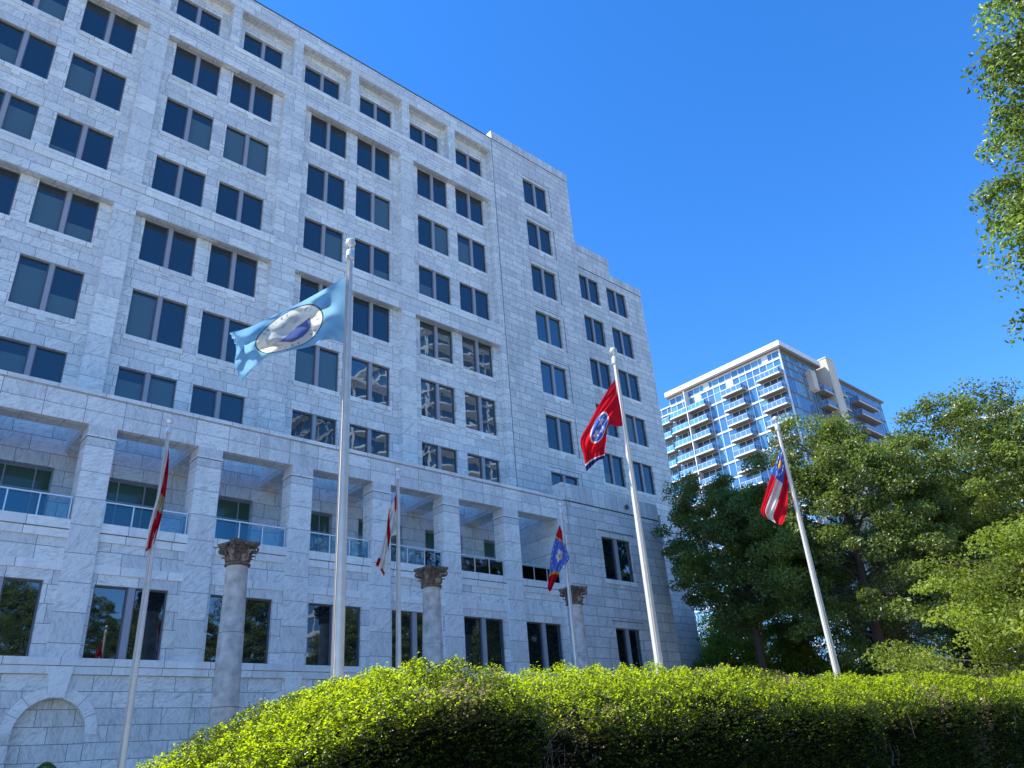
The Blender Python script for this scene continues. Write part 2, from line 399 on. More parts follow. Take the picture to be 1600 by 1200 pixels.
for c in (c9, c10):
    for t in TOP[:6]: window(c[0], c[1], t-WH, t, Y2+.02, ('d', 'd') if random.random() < .85 else ('b', 'd'))
# --- low front block to the right of the loggia
XA, XB = 30.42, 38.9
mb = MB(); wa = (33.28, 35.85); wb = (33.52, 35.63)
mb.front(XA, XB, 0, 15.08, L, [(wa[0], wa[1], 10.95, 13.38, .2), (wb[0], wb[1], 5.87, 8.31, .2)])
mb.quad((XB, L, 0), (XB, U, 0), (XB, U, 15.08), (XB, L, 15.08))
mb.quad((XA, L+.5, 15.08), (XB, L+.5, 15.08), (XB, U, 15.08), (XA, U, 15.08))
put(mb, 'low_block_wall', M['side2'])
mb = MB(); mb.box(XA, XB, L-.015, L+.45, 15.12, 16.13); mb.box(XA, XA+.45, L+.45, U-.01, 15.12, 16.13); mb.box(XB-.45, XB, L+.45, U-.01, 15.12, 16.13)
put(mb, 'parapet', M['parapet'])
window(wa[0], wa[1], 10.95, 13.38, L+.02, ('g', 'g')); window(wb[0], wb[1], 5.87, 8.31, L+.02, ('g', 'g'), sill=False)
for (x0, x1), zt in ((wa, 13.38), (wb, 8.31)):
    mb = MB(); mb.box(x0-.25, x1+.3, L-.03, L-.001, zt+.36, zt+.385); put(mb, 'window_surround', M['joint'])
mb = MB()
mb.lathe([(0.02, 0), (.14, 0), (.15, .03), (.15, .1), (.02, .1)], 0, 0, 20)
mb.v = [(35.84+x, L-.02-z, 15.5+y) for x, y, z in mb.v]
put(mb, 'vent', M['vent'])
mb = MB(); mb.tube([(30.62, L-.04, 15.4), (30.62, L-.04, 13.3), (30.66, L-.1, 13.25)], .018); put(mb, 'drain_pipe', M['frame'])

# --- loggia
piers = [(-1.85, -.9), (2.12, 3.1), (6.13, 7.09), (10.1, 11.06), (14.07, 15.04), (18.03, 19.0), (21.99, 22.97), (25.86, 26.9)]
piers = [(-17.8, -16.84), (-13.82, -12.86), (-9.82, -8.87), (-5.84, -4.88)] + piers
ops = [(p[1], q[0]) for p, q in zip(piers, piers[1:])] + [(26.9, 29.83)]
GL = L+.12
mb = MB(); mb.box(XL, XA, L, L+.8, 13.9, 15.03); put(mb, 'frieze', M['frieze'])
mb = MB(); mb.box(XL, XA-.002, L-.05, L+.8, 15.045, 15.2); put(mb, 'cornice', M['trim'])
mb = MB(); mb.box(XL, 29.83, 31.91, U-.002, 14.86, 15.1); put(mb, 'loggia_wall_cap', M['trim'])
for a, b in piers:
    mb = MB(); mb.box(a, b, L, L+.8, 5.88, 13.45); mb.box(a, b, L+.8, 31.9, 13.9, 14.85); mb.box(a, b, L, L+.8, 13.53, 13.899)
    put(mb, 'pier', M['pier'])
    mb = MB(); mb.box(a-.035, b+.035, L-.035, L+.835, 13.455, 13.525, 0); mb.box(a-.004, b+.004, L-.006, L+.8, 13.43, 13.454, 1); mb.box(a-.004, b+.004, L-.006, L+.8, 13.526, 13.535, 1); put(mb, 'pier_capital', [M['trim'], M['joint']])
mb = MB(); mb.box(29.83, XA-.001, L, L+.8, 5.88, 13.9); mb.box(29.83, XA-.001, L+.8, 31.9, 0, 15.05); put(mb, 'pier', M['pier'])
# back wall of the loggia with its fascia and door openings
mb = MB(); dh = [(a+.22, b-.22, 9.0, 13.2, .4) for a, b in ops]
mb.front(XL, 29.83, 9.6, 14.85, 31.9, dh); put(mb, 'loggia_back_wall', M['span'])
mb = MB(); mb.box(XL, 29.83, GL+.3, 32.55, 9.9, 10.2); put(mb, 'loggia_floor', M['span'])
for i, (a, b) in enumerate(ops):
    # spandrel below the balcony, with moulded courses, and the ground floor window in it
    x0 = a+.14; x1 = x0+2.46
    mb = MB(); mb.front(a, b, 5.88, 9.72, GL, [(x0, x1, 5.88, 8.28, .16)]); put(mb, 'spandrel', M['span'])
    mb = MB(); mb.box(a, b, L+.03, L+.3, 10.03, 10.36); mb.box(a, b, L+.07, L+.3, 9.72, 10.0); put(mb, 'balcony_edge', M['trim'])
    mb = MB(); mb.box(a, b, L+.08, GL-.001, 8.63, 8.93); put(mb, 'window_head_course', M['trim'])
    window(x0, x1, 5.88, 8.28, GL+.0, ('g', 'g'), sill=False, mull=.22)
    # glazed door screen at the back of the loggia
    y = 32.16; da, db = a+.22, b-.22
    f = MB(); t = .05
    side = db-.55; cuts = [da, da+(side-da)/2, side, db]
    for x in cuts: f.box(x-t/2, x+t/2, y, y+.09, 10.2, 13.2)
    for z in (13.18, 12.35, 11.3): f.box(da, db, y+.003, y+.087, z-t, z)
    fo = put(f, 'loggia_door', M['frame'])
    p = MB(); p.quad((da, y+.05, 12.32), (db, y+.05, 12.32), (db, y+.05, 13.2), (da, y+.05, 13.2), 0)
    p.quad((da, y+.05, 10.2), (db, y+.05, 10.2), (db, y+.05, 12.3), (da, y+.05, 12.3), 1 if i % 3 else 0)
    p.build('pane', [M['g_green'], M['g_blue'], M['g_ground']], fo)
    # balustrade of glass panels between steel posts
    r = MB(); yr = L+.2; zt = 11.2
    r.box(a+.02, b-.05, yr-.03, yr+.03, zt-.05, zt)
    nP = 3; wP = (b-a-.14)/nP
    for k in range(nP+1):
        x = a+.07+k*wP; r.box(x-.022, x+.022, yr-.02, yr+.02, 10.38, zt-.05)
    r.box(a+.02, b-.05, yr-.02, yr+.02, 10.36, 10.40)
    ro = put(r, 'balustrade', M['steel'])
    p = MB()
    for k in range(nP):
        x = a+.07+k*wP; p.box(x+.035, x+wP-.035, yr-.006, yr+.006, 10.42, zt-.12)
    gm = M.get('railglass')
    if gm is None:
        gm, t_ = newmat('balustrade_glass'); n = N(t_)
        g_ = n('NewGeometry'); no = n('TexNoise', {'Vector': g_.outputs['Position'], 'Scale': 1.2, 'Detail': 2}).outputs[0]
        bp = n('Bump', {'Height': no, 'Strength': 1.0, 'Distance': .012}).outputs[0]
        tr = n('BsdfTransparent', {'Color': (.66, .84, .90, 1)}); gl = n('BsdfGlossy', {'Color': (.62, .78, .88, 1), 'Roughness': .02, 'Normal': bp})
        fr = n('Fresnel', {'IOR': 1.6, 'Normal': bp}); mx = n('MixShader', {0: fr.outputs[0], 1: tr.outputs[0], 2: gl.outputs[0]})
        n('OutputMaterial', {'Surface': mx.outputs[0]}); M['railglass'] = gm
    p.build('glass_panel', gm, ro)
# base courses and basement wall with arched niches
mb = MB(); mb.box(XL, XA, L-.12, GL+.3, 5.635, 5.87); mb.box(XL, XA, L-.09, GL+.3, 5.38, 5.62); put(mb, 'base_course', M['trim'])
def arch_niche(cx, cz, r, zb, y, wall, x0, x1, z1):
    """face between x0,x1,0,z1 with a round-headed recess"""
    n = 24
    pts = [(cx-r*math.cos(math.pi*k/n), cz+r*math.sin(math.pi*k/n)) for k in range(n+1)]
    for (ax, az), (bx, bz) in zip(pts, pts[1:]):
        wall.quad((ax, y, az), (bx, y, bz), (bx, y, z1), (ax, y, z1))
        wall.quad((ax, y, az), (ax, y+.35, az), (bx, y+.35, bz), (bx, y, bz))
        wall.quad((ax, y+.35, zb), (bx, y+.35, zb), (bx, y+.35, bz), (ax, y+.35, az))
    wall.quad((x0, y, 0), (cx-r, y, 0), (cx-r, y, z1), (x0, y, z1)); wall.quad((cx+r, y, 0), (x1, y, 0), (x1, y, z1), (cx+r, y, z1))
    wall.quad((cx-r, y, 0), (cx+r, y, 0), (cx+r, y, zb), (cx-r, y, zb))
    for s in (-1, 1): wall.quad((cx+s*r, y, zb), (cx+s*r, y+.35, zb), (cx+s*r, y+.35, cz), (cx+s*r, y, cz))
mb = MB(); edges = [XL, -5.4, 2.6, 10.6, 18.6, 26.6, XA]
acs = [-9.4, -1.4, 6.62, 14.6, 22.6]
for e0, e1, cx in zip(edges, edges[1:], [-9.4, -1.4, 6.62, 14.6, 22.6, None]):
    if cx is None: mb.quad((e0, L, 0), (e1, L, 0), (e1, L, 5.38), (e0, L, 5.38))
    else: arch_niche(cx, 3.66, 1.02, 1.2, L, mb, e0, e1, 5.38)
put(mb, 'basement_wall', M['base'])
M['vous'] = marble('marble_voussoir', 400, 400, 0, tone=1.04, veinmul=.8)
M['arch_joint'] = simple('arch_joint', (.26, .27, .29), .9)
for cx in acs:
    mb = MB(); r0, r1 = 1.02, 1.36; cz = 3.66; y0, y1 = L-.03, L-.001
    segs = [(-2, 24.6), (25.4, 48.6), (49.4, 77.5), (102.5, 130.6), (131.4, 154.6), (155.4, 182)]
    for a0, a1 in segs:
        m_ = 5
        for k in range(m_):
            t0, t1 = R(a0+(a1-a0)*k/m_), R(a0+(a1-a0)*(k+1)/m_)
            P = lambda r, t, y: (cx+r*math.cos(t), y, cz+r*math.sin(t))
            mb.quad(P(r0, t0, y0), P(r1, t0, y0), P(r1, t1, y0), P(r0, t1, y0))
            mb.quad(P(r0, t0, y0), P(r0, t1, y0), P(r0, t1, y1), P(r0, t0, y1)); mb.quad(P(r1, t0, y0), P(r1, t0, y1), P(r1, t1, y1), P(r1, t1, y0))
    for k in range(30):
        t0, t1 = math.pi*k/30, math.pi*(k+1)/30
        if abs((t0+t1)/2-math.pi/2) < .2: continue
        Q = lambda r, t: (cx+r*math.cos(t), L-.006, cz+r*math.sin(t))
        mb.quad(Q(r0+.0, t0), Q(r1+.006, t0), Q(r1+.006, t1), Q(r0+.0, t1), 1)
    # keystone, wider at the top
    k = [(cx-.23, 4.68), (cx+.23, 4.68), (cx+.36, 5.6), (cx-.36, 5.6)]
    yk = L-.14
    mb.quad(*[(x, yk, z) for x, z in k])
    for i in range(4):
        (xa, za), (xb, zb_) = k[i], k[(i+1) % 4]; mb.quad((xa, yk, za), (xa, L-.001, za), (xb, L-.001, zb_), (xb, yk, zb_))
    put(mb, 'arch_surround', [M['vous'], M['arch_joint']])
# ================================================================== flagpoles
PT = 10.6
def make_pole(nm='flagpole'):
    r = empty(nm)
    s = MB(); s.lathe([(.16, 0), (.16, .05), (.11, .08), (.088, .1), (.085, 2.5), (.079, 5.2), (.0785, 5.21), (.062, 8.2), (.048, 10.1)], n=20); o = s.build('shaft', M['pole'], r); shade_auto(o)
    s = MB(); s.lathe([(.05, 10.08), (.075, 10.1), (.078, 10.22), (.06, 10.27), (.02, 10.29), (.02, 10.36)], n=18); o = s.build('truck', M['ball'], r); shade_auto(o)
    s = MB(); s.lathe([(.02+0*k, 0) if k == 0 else (.092*math.sin(math.pi*k/12), .092-.092*math.cos(math.pi*k/12)) for k in range(0, 12)]+[(.004, .184)], n=20, z0=10.36); o = s.build('finial_ball', M['ball'], r, True)
    s = MB(); s.tube([(-.075, -.03, 10.15), (-.085, -.02, 8), (-.10, -.02, 5), (-.12, -.02, 1.3)], .009, 5); s.tube([(-.065, -.05, 10.15), (-.09, -.07, 6), (-.12, -.04, 1.3)], .009, 5); s.build('halyard', M['rope'], r)
    s = MB(); s.box(-.14, -.09, -.04, 0, 1.2, 1.4); s.build('cleat', M['steel'], r)
    return r
polexy = [(5.85, 10.18, 'thickest flagpole in front of the building, flying the pale blue flag'),
          (6.01, 19.47, 'flagpole at the far left with the furled red and cream flag'),
          (13.08, 19.39, 'thin flagpole in front of the loggia with the white flag crossed in crimson'),
          (20.27, 19.32, 'flagpole before the third old column, carrying the flag with a blue middle band'),
          (13.01, 10.15, 'flagpole by the blank right end of the building with the red flag and starred roundel'),
          (20.27, 10.19, 'rightmost flagpole standing in front of the green trees')]
p0 = make_pole()
for i, (x, y, lb) in enumerate(polexy):
    o = p0 if i == 0 else copy_tree(p0)
    o.location = (x, y, 0); tag(o, lb, 'flagpole', 'flagpoles in front of the marble building')
    o.rotation_euler.z = R([0, 25, 10, 40, 20, 5][i])
# ================================================================== flags
fm, t = newmat('flag_cloth'); n = N(t)
at = n('Attribute', attribute_name='dye')
no = n('TexNoise', {'Vector': n('NewGeometry').outputs['Position'], 'Scale': 9.0, 'Detail': 3}).outputs[0]
bp = n('Bump', {'Height': no, 'Strength': .25, 'Distance': .02}).outputs[0]
d = n('BsdfDiffuse', {'Color': at.outputs['Color'], 'Normal': bp}); tl = n('BsdfTranslucent', {'Color': at.outputs['Color'], 'Normal': bp})
mx = n('MixShader', {0: .5, 1: d.outputs[0], 2: tl.outputs[0]}); n('OutputMaterial', {'Surface': mx.outputs[0]})
def catmull(P, t):
    k = len(P)-1; x = min(max(t*k, 0), k-1e-6); i = int(x); f = x-i
    p0 = P[max(i-1, 0)]; p1 = P[i]; p2 = P[i+1]; p3 = P[min(i+2, k)]
    return .5*((2*p1)+(-p0+p2)*f+(2*p0-5*p1+4*p2-p3)*f*f+(-p0+3*p1-3*p2+p3)*f**3)
def star(x, y, cx, cy, r, rot=0):
    dx, dy = x-cx, y-cy; rr = math.hypot(dx, dy)
    if rr > r: return False
    a = (math.atan2(dx, dy)+rot) % (2*math.pi/5); a = abs(a-math.pi/5) ; a = math.pi/5-a
    # edge of a five point star
    ro, ri = r, r*.39
    A = Vector((ro, 0)); Bv = Vector((ri*math.cos(math.pi/5), ri*math.sin(math.pi/5))); Pn = Vector((rr*math.cos(a), rr*math.sin(a)))
    e = Bv-A; q = Pn-A
    return e.x*q.y-e.y*q.x > 0
def make_flag(label, rows, D, pattern, nu=150, nv=96, folds=(), group='flags flying from the poles', asp=1.6, ragged=0.0):
    """rows: lines of points from hoist to fly, top edge first, each (px,py,offset in m towards the viewer)"""
    W = []
    for row in rows:
        W.append([at_dist(px, py, D)-(ray(px, py).normalized()*dz) for px, py, dz in row])
    verts, cols, faces = [], [], []
    for j in range(nv+1):
        v = j/nv
        for i in range(nu+1):
            u = i/nu; uu = u
            p = catmull([catmull(r, uu) for r in W], v)
            dd = Vector((p.x, p.y, p.z-CAMZ)).normalized()
            amp = .0
            for (fu, fv, ph, a) in folds: amp += a*math.sin(2*math.pi*(fu*u+fv*v)+ph)*min(1, u*4)
            if ragged and u > .96: p = p+Vector((0, 0, -.02))*math.sin(v*61)*ragged*(u-.96)*25
            p = p-dd*amp
            verts.append(p); cols.append(pattern(u*asp, v))
    for j in range(nv):
        for i in range(nu):
            a = j*(nu+1)+i; faces.append((a, a+1, a+nu+2, a+nu+1))
    loc = verts[0].copy()
    me = bpy.data.meshes.new('flag'); me.from_pydata([tuple(p-loc) for p in verts], [], faces)
    ca = me.color_attributes.new('dye', 'FLOAT_COLOR', 'POINT'); ca.data.foreach_set('color', [c for q in cols for c in (*q, 1)])
    me.polygons.foreach_set('use_smooth', [True]*len(faces)); me.materials.append(fm); me.update()
    o = bpy.data.objects.new('flag', me); col.objects.link(o); o.location = loc
    tag(o, label, 'flag', group); return o
WHT = (.74, .73, .68); RED = (.62, .015, .03); BLU = (.07, .15, .52); NAVY = (.02, .03, .14); GOLD = (.85, .42, .03)
def pat_seal(x, y):
    sky_ = (.23, .47, .66)
    cx, cy = .80, .5; dx, dy = (x-cx)/.46, (y-cy)/.42; r = math.hypot(dx, dy); a = math.atan2(dy, dx)
    if abs(x-cx) < .006 and r > 1: return (.08, .2, .35)
    if r > 1.0: return sky_
    if r > .955: return (.04, .08, .16)
    if r > .66:   # ring carrying small lettering-like marks
        if .76 < r < .88 and (math.sin(a*34) > .35) and math.sin(a*34+math.sin(a*13)*3) > -.2 and abs(a) > .25: return (.30, .36, .42)
        return (.80, .78, .68)
    # spread-winged bird over a shield
    if abs(dy+.12-abs(dx)*-.35) < .13*(1.1-abs(dx)) and abs(dx) < .56: return (.80, .77, .66)
    if math.hypot(dx, dy+.32) < .10: return (.82, .8, .72)
    return (.12, .17, .38) if dy+.7*dx < .55 and dy-.9*dx > .12 and r < .62 else ((.70, .70, .64) if math.sin(dx*17+math.sin(dy*11)*2) > -.3 else (.52, .55, .58))
def pat_tn(x, y):
    u = x/1.6
    if u > .935: return NAVY
    if u > .915: return WHT
    cx, cy = .76, .5; r = math.hypot(x-cx, y-cy)
    if r < .30:
        if r > .262: return WHT
        for k in range(3):
            a = R(100+120*k)
            if star(x, y, cx+.135*math.cos(a), cy+.135*math.sin(a), .12, k*.5+.2): return WHT
        return BLU
    return RED
def pat_ga(x, y):
    if x < .60 and y < .667:
        cx, cy = .30, .34; r = math.hypot(x-cx, y-cy)
        if r < .095: return GOLD if r > .07 or abs(x-cx) > .012 else (.7, .6, .3)
        for k in range(13):
            a = 2*math.pi*k/13
            if star(x, y, cx+.215*math.cos(a), cy+.215*math.sin(a), .05): return WHT
        return BLU
    return RED if (y < .333 or y > .667) else WHT
def pat_ms(x, y):
    u = x/1.6
    if u < .235 or u > .795: return RED
    if u < .27 or u > .76: return GOLD
    cx, cy = .82, .5; r = math.hypot(x-cx, y-cy)
    for k in range(20):
        a = 2*math.pi*k/20
        if math.hypot(x-cx-.40*math.cos(a), y-cy-.40*math.sin(a)) < .026: return WHT
    a = math.atan2(y-cy, x-cx)
    if r < .10+.07*abs(math.cos(a*2.5+.4)): return GOLD if r < .05 else WHT
    return (.13, .22, .60)
def pat_al(x, y):
    u = x/1.6
    return (.50, .01, .03) if abs(u-.44-.16*(y-.5)) < .065 or (.78 < u < .97 and y < .30) or (u > .92 and y > .55) or (u < .12 and y < .5) else WHT
def pat_fl(x, y):
    u = x/1.6
    if .46 < u < .63 and y > .28:
        q = math.hypot((u-.545)/.085, (y-.66)/.5)
        if q < 1: return [(.45, .40, .15), (.10, .22, .20), (.62, .50, .22), (.16, .14, .06), (.55, .52, .38)][int((math.sin(u*170)+math.sin(y*23+u*60)+2)*1.24) % 5]
        return (.50, .36, .16)
    if y < .27 and u < .97: return WHT
    return (.50, .01, .03)
make_flag('pale blue flag with a round seal streaming to the left',
    [[(542.7, 429.5, 0), (515, 447, .1), (485, 464, .22), (455, 480, .05), (425, 494.5, -.1), (390, 511, .1), (359, 520, .0)],
     [(542, 468, 0), (514, 478, .12), (484, 491, .18), (453, 505, -.1), (421, 519, .12), (391, 530, .28), (369, 543, -.15)],
     [(541, 508, 0), (513, 508, .0), (484, 519, -.15), (451, 530, .15), (418, 541, .25), (392, 551, -.05), (367, 569, .2)],
     [(540.4, 538, 0), (512, 530, -.1), (484, 541.5, .1), (449, 549, .25), (415, 560, -.05), (398, 572, .3), (378, 597, .1)]],
    11.72, pat_seal, nu=260, nv=150, folds=((1.3, 1.1, 0, .09), (2.9, -1.6, 1.0, .05), (.5, 2.6, 2, .04), (5, 4, .3, .018)), ragged=.9)
make_flag('red flag with white edged starred roundel, hanging from the pole at the right',
    [[(961.2, 592.2, 0), (948, 612, .0), (936, 632, .08), (921, 660, .0), (907, 687, .1), (912, 712, .1), (916, 737, .0)],
     [(964, 612, 0), (954, 628, .06), (943, 645, .14), (931, 668, .12), (921, 692, .18), (920, 708, .0), (924, 729, .05)],
     [(969, 636, 0), (958, 645, .0), (950, 658, -.05), (941, 676, -.12), (935, 693, -.15), (932, 706, .1), (934, 720, .1)],
     [(975.5, 666, 0), (962, 666, -.08), (952, 664, .0), (948, 676, .1), (947, 690, .18), (945, 702, .12), (945, 716, .15)]],
    16.45, pat_tn, nu=170, nv=130, folds=((.6, 2.5, 0, .05), (1.0, 5.2, 1.3, .03), (.3, 1, 2, .02)))
make_flag('red and white striped flag with a blue starred corner, drooping in front of the trees',
    [[(1220, 697.5, 0), (1214, 716, .0), (1208, 735, .08), (1200, 757, .05), (1193, 780, .1), (1188.5, 798, .1), (1192, 806, .0)],
     [(1222, 704, 0), (1219, 724, .1), (1214, 742, .14), (1208, 762, .16), (1200, 784, .1), (1196, 800, .18), (1201, 811, .1)],
     [(1228, 722, 0), (1226, 736, -.06), (1224, 751, .04), (1219, 770, .0), (1213, 790, .12), (1208, 806, .05), (1212, 817, .12)],
     [(1238.7, 760, 0), (1235, 759, -.12), (1231.5, 764, .0), (1231, 782, .1), (1229, 799, .0), (1226, 812, .1), (1221, 820.5, .1)]],
    22.64, pat_ga, nu=150, nv=110, folds=((.4, 3.0, 0, .05), (.8, 6.2, 1.0, .025)))
make_flag('flag with red ends, gold lines and a blue middle carrying a white blossom',
    [[(874.4, 820, 0), (870, 832, .05), (866, 846, .05), (861, 866, .1), (859, 887, .1), (857, 905, .05), (855.5, 919, .0)],
     [(875.5, 823, 0), (874, 835, .12), (872, 849, .0), (869, 867, .15), (867, 884, .0), (863, 901, .12), (857, 922, .1)],
     [(878, 830, 0), (878.5, 840, -.05), (879, 852, .1), (880, 868, .02), (874, 884, .15), (868, 902, .0), (859, 924, .05)],
     [(880.5, 838, 0), (883, 848, .0), (886, 860, .0), (889.3, 874, .1), (880, 884, .05), (871, 901, .1), (861, 923, .0)]],
    27.95, pat_ms, nu=150, nv=110, folds=((.5, 2.2, 0, .06), (.9, 5.0, 1.0, .03)))
make_flag('white flag with a crimson diagonal cross, limp beside its thin pole',
    [[(620, 769, 0), (614, 784, .05), (608, 797, .05), (602.5, 830, .1), (594, 862, .1), (590, 874, .05), (586.6, 883, .0)],
     [(620, 785, 0), (615, 798, .1), (609, 812, -.05), (604, 838, .15), (598, 864, .0), (595, 878, .1), (591, 888, .1)],
     [(620, 805, 0), (616, 816, -.05), (612, 826, .1), (607, 846, .0), (602, 868, .12), (600, 883, .0), (596, 893, .05)],
     [(620, 836, 0), (615, 837, .0), (611, 840, .0), (608, 852, .1), (606, 874, .05), (604, 888, .1), (600, 900.5, .0)]],
    23.35, pat_al, nu=150, nv=110, folds=((.4, 2.2, 0, .06), (.7, 4.6, 1.0, .03)))
make_flag('dark red flag with cream edge and gold green crest, furled at the far left',
    [[(263, 698, 0), (259, 718, .0), (254, 742, .05), (247, 770, .05), (240, 795, .1), (231.5, 828, .1), (227.5, 861, .0)],
     [(263.4, 700, 0), (260.5, 722, .08), (256, 748, .0), (250, 776, .12), (243.5, 801, .0), (236, 833, .15), (229.5, 861, .1)],
     [(263.8, 704, 0), (262, 727, -.05), (258.5, 753, .1), (254, 781, .0), (248, 806, .1), (241, 833, .0), (234, 857, .05)],
     [(264, 708, 0), (263.5, 730, .0), (261, 756, .0), (257, 784, .1), (252.5, 808, .05), (246, 832, .1), (240.5, 851, .0)]],
    20.32, pat_fl, nu=150, nv=90, folds=((.4, 1.6, 0, .05), (.7, 3.6, 1.0, .03)))

# ================================================================== old columns with leafy capitals
M['shaft'] = simple('old_marble_shaft', (.47, .43, .38), .7, bump=.5, bscale=10, var=.30, vscale=3.4)
M['capital'] = simple('weathered_capital_stone', (.15, .115, .085), .85, bump=.6, bscale=24, var=.5, vscale=7)
M['capital_pale'] = simple('worn_capital_stone', (.30, .25, .19), .85, bump=.6, bscale=24, var=.4, vscale=7)
def make_column():
    r = empty('stone_column')
    s = MB(); H = 8.36
    s.lathe([(.44, .55), (.43, .7), (.425, 2.4), (.42, 4.0), (.418, 4.02), (.418, 4.06), (.412, 4.08), (.395, 6.2), (.385, 6.21), (.35, H-.25), (.345, H-.02)], n=40); s.k = 1; s.tube([(0, 0, 6.195), (0, 0, 6.215)], .3925, 40, False); s.tube([(0, 0, 3.99), (0, 0, 4.01)], .4225, 40, False); s.k = 0; o = s.build('shaft', [M['shaft'], M['joint']], r); shade_auto(o, 60)
    s = MB(); s.box(-.6, .6, -.6, .6, 0, .22); s.lathe([(.56, .22), (.58, .30), (.55, .38), (.48, .42), (.50, .48), (.46, .55)], n=32); o = s.build('base', M['shaft'], r)
    cp = MB(); z0 = H
    cp.lathe([(.35, -.02), (.41, .0), (.42, .04), (.40, .08), (.345, .10), (.33, .14), (.33, .3), (.36, .46), (.43, .6)], n=28, z0=z0)
    def leaf(ang, zb, h, wd, rb, curl, mi):
        c, sn = math.cos(ang), math.sin(ang); m_ = 7
        rows_ = []
        for k in range(m_+1):
            t = k/m_; rr = rb+.02+.06*t+curl*max(0, t-.55)**1.5*3.0; z = zb+h*(t if t < .85 else .85-(t-.85)*.8)
            wv = wd*(math.sin(math.pi*(.18+.75*t)))**.7*(1+.22*math.sin(k*2.9))
            rows_.append([(rr-.02, -wv, z), (rr+.045, 0, z+.01), (rr-.02, wv, z)])
        for a_, b_ in zip(rows_, rows_[1:]):
            for q in range(2):
                pts = [a_[q], a_[q+1], b_[q+1], b_[q]]
                w1 = [(c*x-sn*y, sn*x+c*y, z0+z) for x, y, z in pts]
                cp.quad(*w1, mi); 
                w2 = [(c*(x-.05)-sn*y*.8, sn*(x-.05)+c*y*.8, z0+z) for x, y, z in pts]; cp.quad(*w2[::-1], mi)
    for k in range(8): leaf(2*math.pi*k/8, .10, .26, .125, .335, .13, 0 if k % 3 else 1)
    for k in range(8): leaf(2*math.pi*(k+.5)/8, .14, .42, .12, .335, .17, 0 if k % 2 else 1)
    for k in range(4):      # corner volutes and mid-face blossoms
        a = math.pi/4+k*math.pi/2; c, sn = math.cos(a), math.sin(a)
        pts, rad = [], []
        for q in range(26):
            t = q/25; th = 2*math.pi*1.6*t; rr = .115*(1-.75*t)
            x = .56+rr*math.cos(math.pi/2+th); z = .53+rr*math.sin(math.pi/2+th)
            pts.append((c*x, sn*x, z0+z)); rad.append(.042*(1-.4*t))
        cp.tube([(c*.36, sn*.36, z0+.36), (c*.44, sn*.44, z0+.56)]+pts, [.03, .04]+rad, 7)
        a2 = k*math.pi/2; cp.lathe([(.0, -.07), (.07, -.05), (.09, 0), (.07, .05), (.0, .07)], math.cos(a2)*.47, math.sin(a2)*.47, 10, z0+.68)
        for s_ in (-1, 1):
            a3 = a2+s_*.22; cp.tube([(math.cos(a3)*.35, math.sin(a3)*.35, z0+.3), (math.cos(a3)*.44, math.sin(a3)*.44, z0+.5), (math.cos(a2+s_*.1)*.47, math.sin(a2+s_*.1)*.47, z0+.58)], [.035, .03, .02], 6)
    # concave-sided abacus
    ring = []
    for k in range(4):
        for q in range(9):
            t = q/9; a = math.pi/4+k*math.pi/2; b = a+math.pi/2
            p = Vector((math.cos(a), math.sin(a)))*.69*(1-t)+Vector((math.cos(b), math.sin(b)))*.69*t
            p *= 1-.17*math.sin(math.pi*t); ring.append(p)
    nR = len(ring)
    for (ra, za), (rb_, zb_) in zip([(.90, .62), (.93, .66), (1.0, .70)], [(.93, .66), (1.0, .70), (1.01, .78)]):
        for k in range(nR):
            p, q = ring[k], ring[(k+1) % nR]
            cp.quad((p.x*ra, p.y*ra, z0+za), (q.x*ra, q.y*ra, z0+za), (q.x*rb_, q.y*rb_, z0+zb_), (p.x*rb_, p.y*rb_, z0+zb_), 0)
    for k in range(nR):
        p, q = ring[k]*1.01, ring[(k+1) % nR]*1.01
        for zz in (.78, ): cp.quad((0, 0, z0+zz), (p.x, p.y, z0+zz), (q.x, q.y, z0+zz), (0, 0, z0+zz), 0)
        p2, q2 = ring[k]*.9, ring[(k+1) % nR]*.9; cp.quad((0, 0, z0+.62), (q2.x, q2.y, z0+.62), (p2.x, p2.y, z0+.62), (0, 0, z0+.62), 0)
    o = cp.build('capital', [M['capital'], M['capital_pale']], r)
    # chip and weather the carving
    me = o.data; co = np.empty(len(me.vertices)*3); me.vertices.foreach_get('co', co); co = co.reshape(-1, 3)
    co[:, :2] += rng.normal(0, .006, (len(co), 2)); co[:, 2] += rng.normal(0, .006, len(co)); me.vertices.foreach_set('co', co.ravel())
    return r
c0 = make_column()
for i, (x, lb) in enumerate([(10.49, 'old stone column with a dark leafy capital, nearest of the three, left of the thick flagpole'),
                             (18.42, 'old stone column with a dark leafy capital below the white flag and right of its pole'),
                             (26.5, 'old stone column with a dark leafy capital at the right end, partly behind a flagpole')]):
    o = c0 if i == 0 else copy_tree(c0)
    o.location = (x, 25.0, 0); o.rotation_euler.z = R([8, 3, -5][i]); tag(o, lb, 'column', 'row of old columns in front of the building')
    o.scale = [(1, 1, 1), (1, 1, 1.0), (.97, .97, .992)][i]

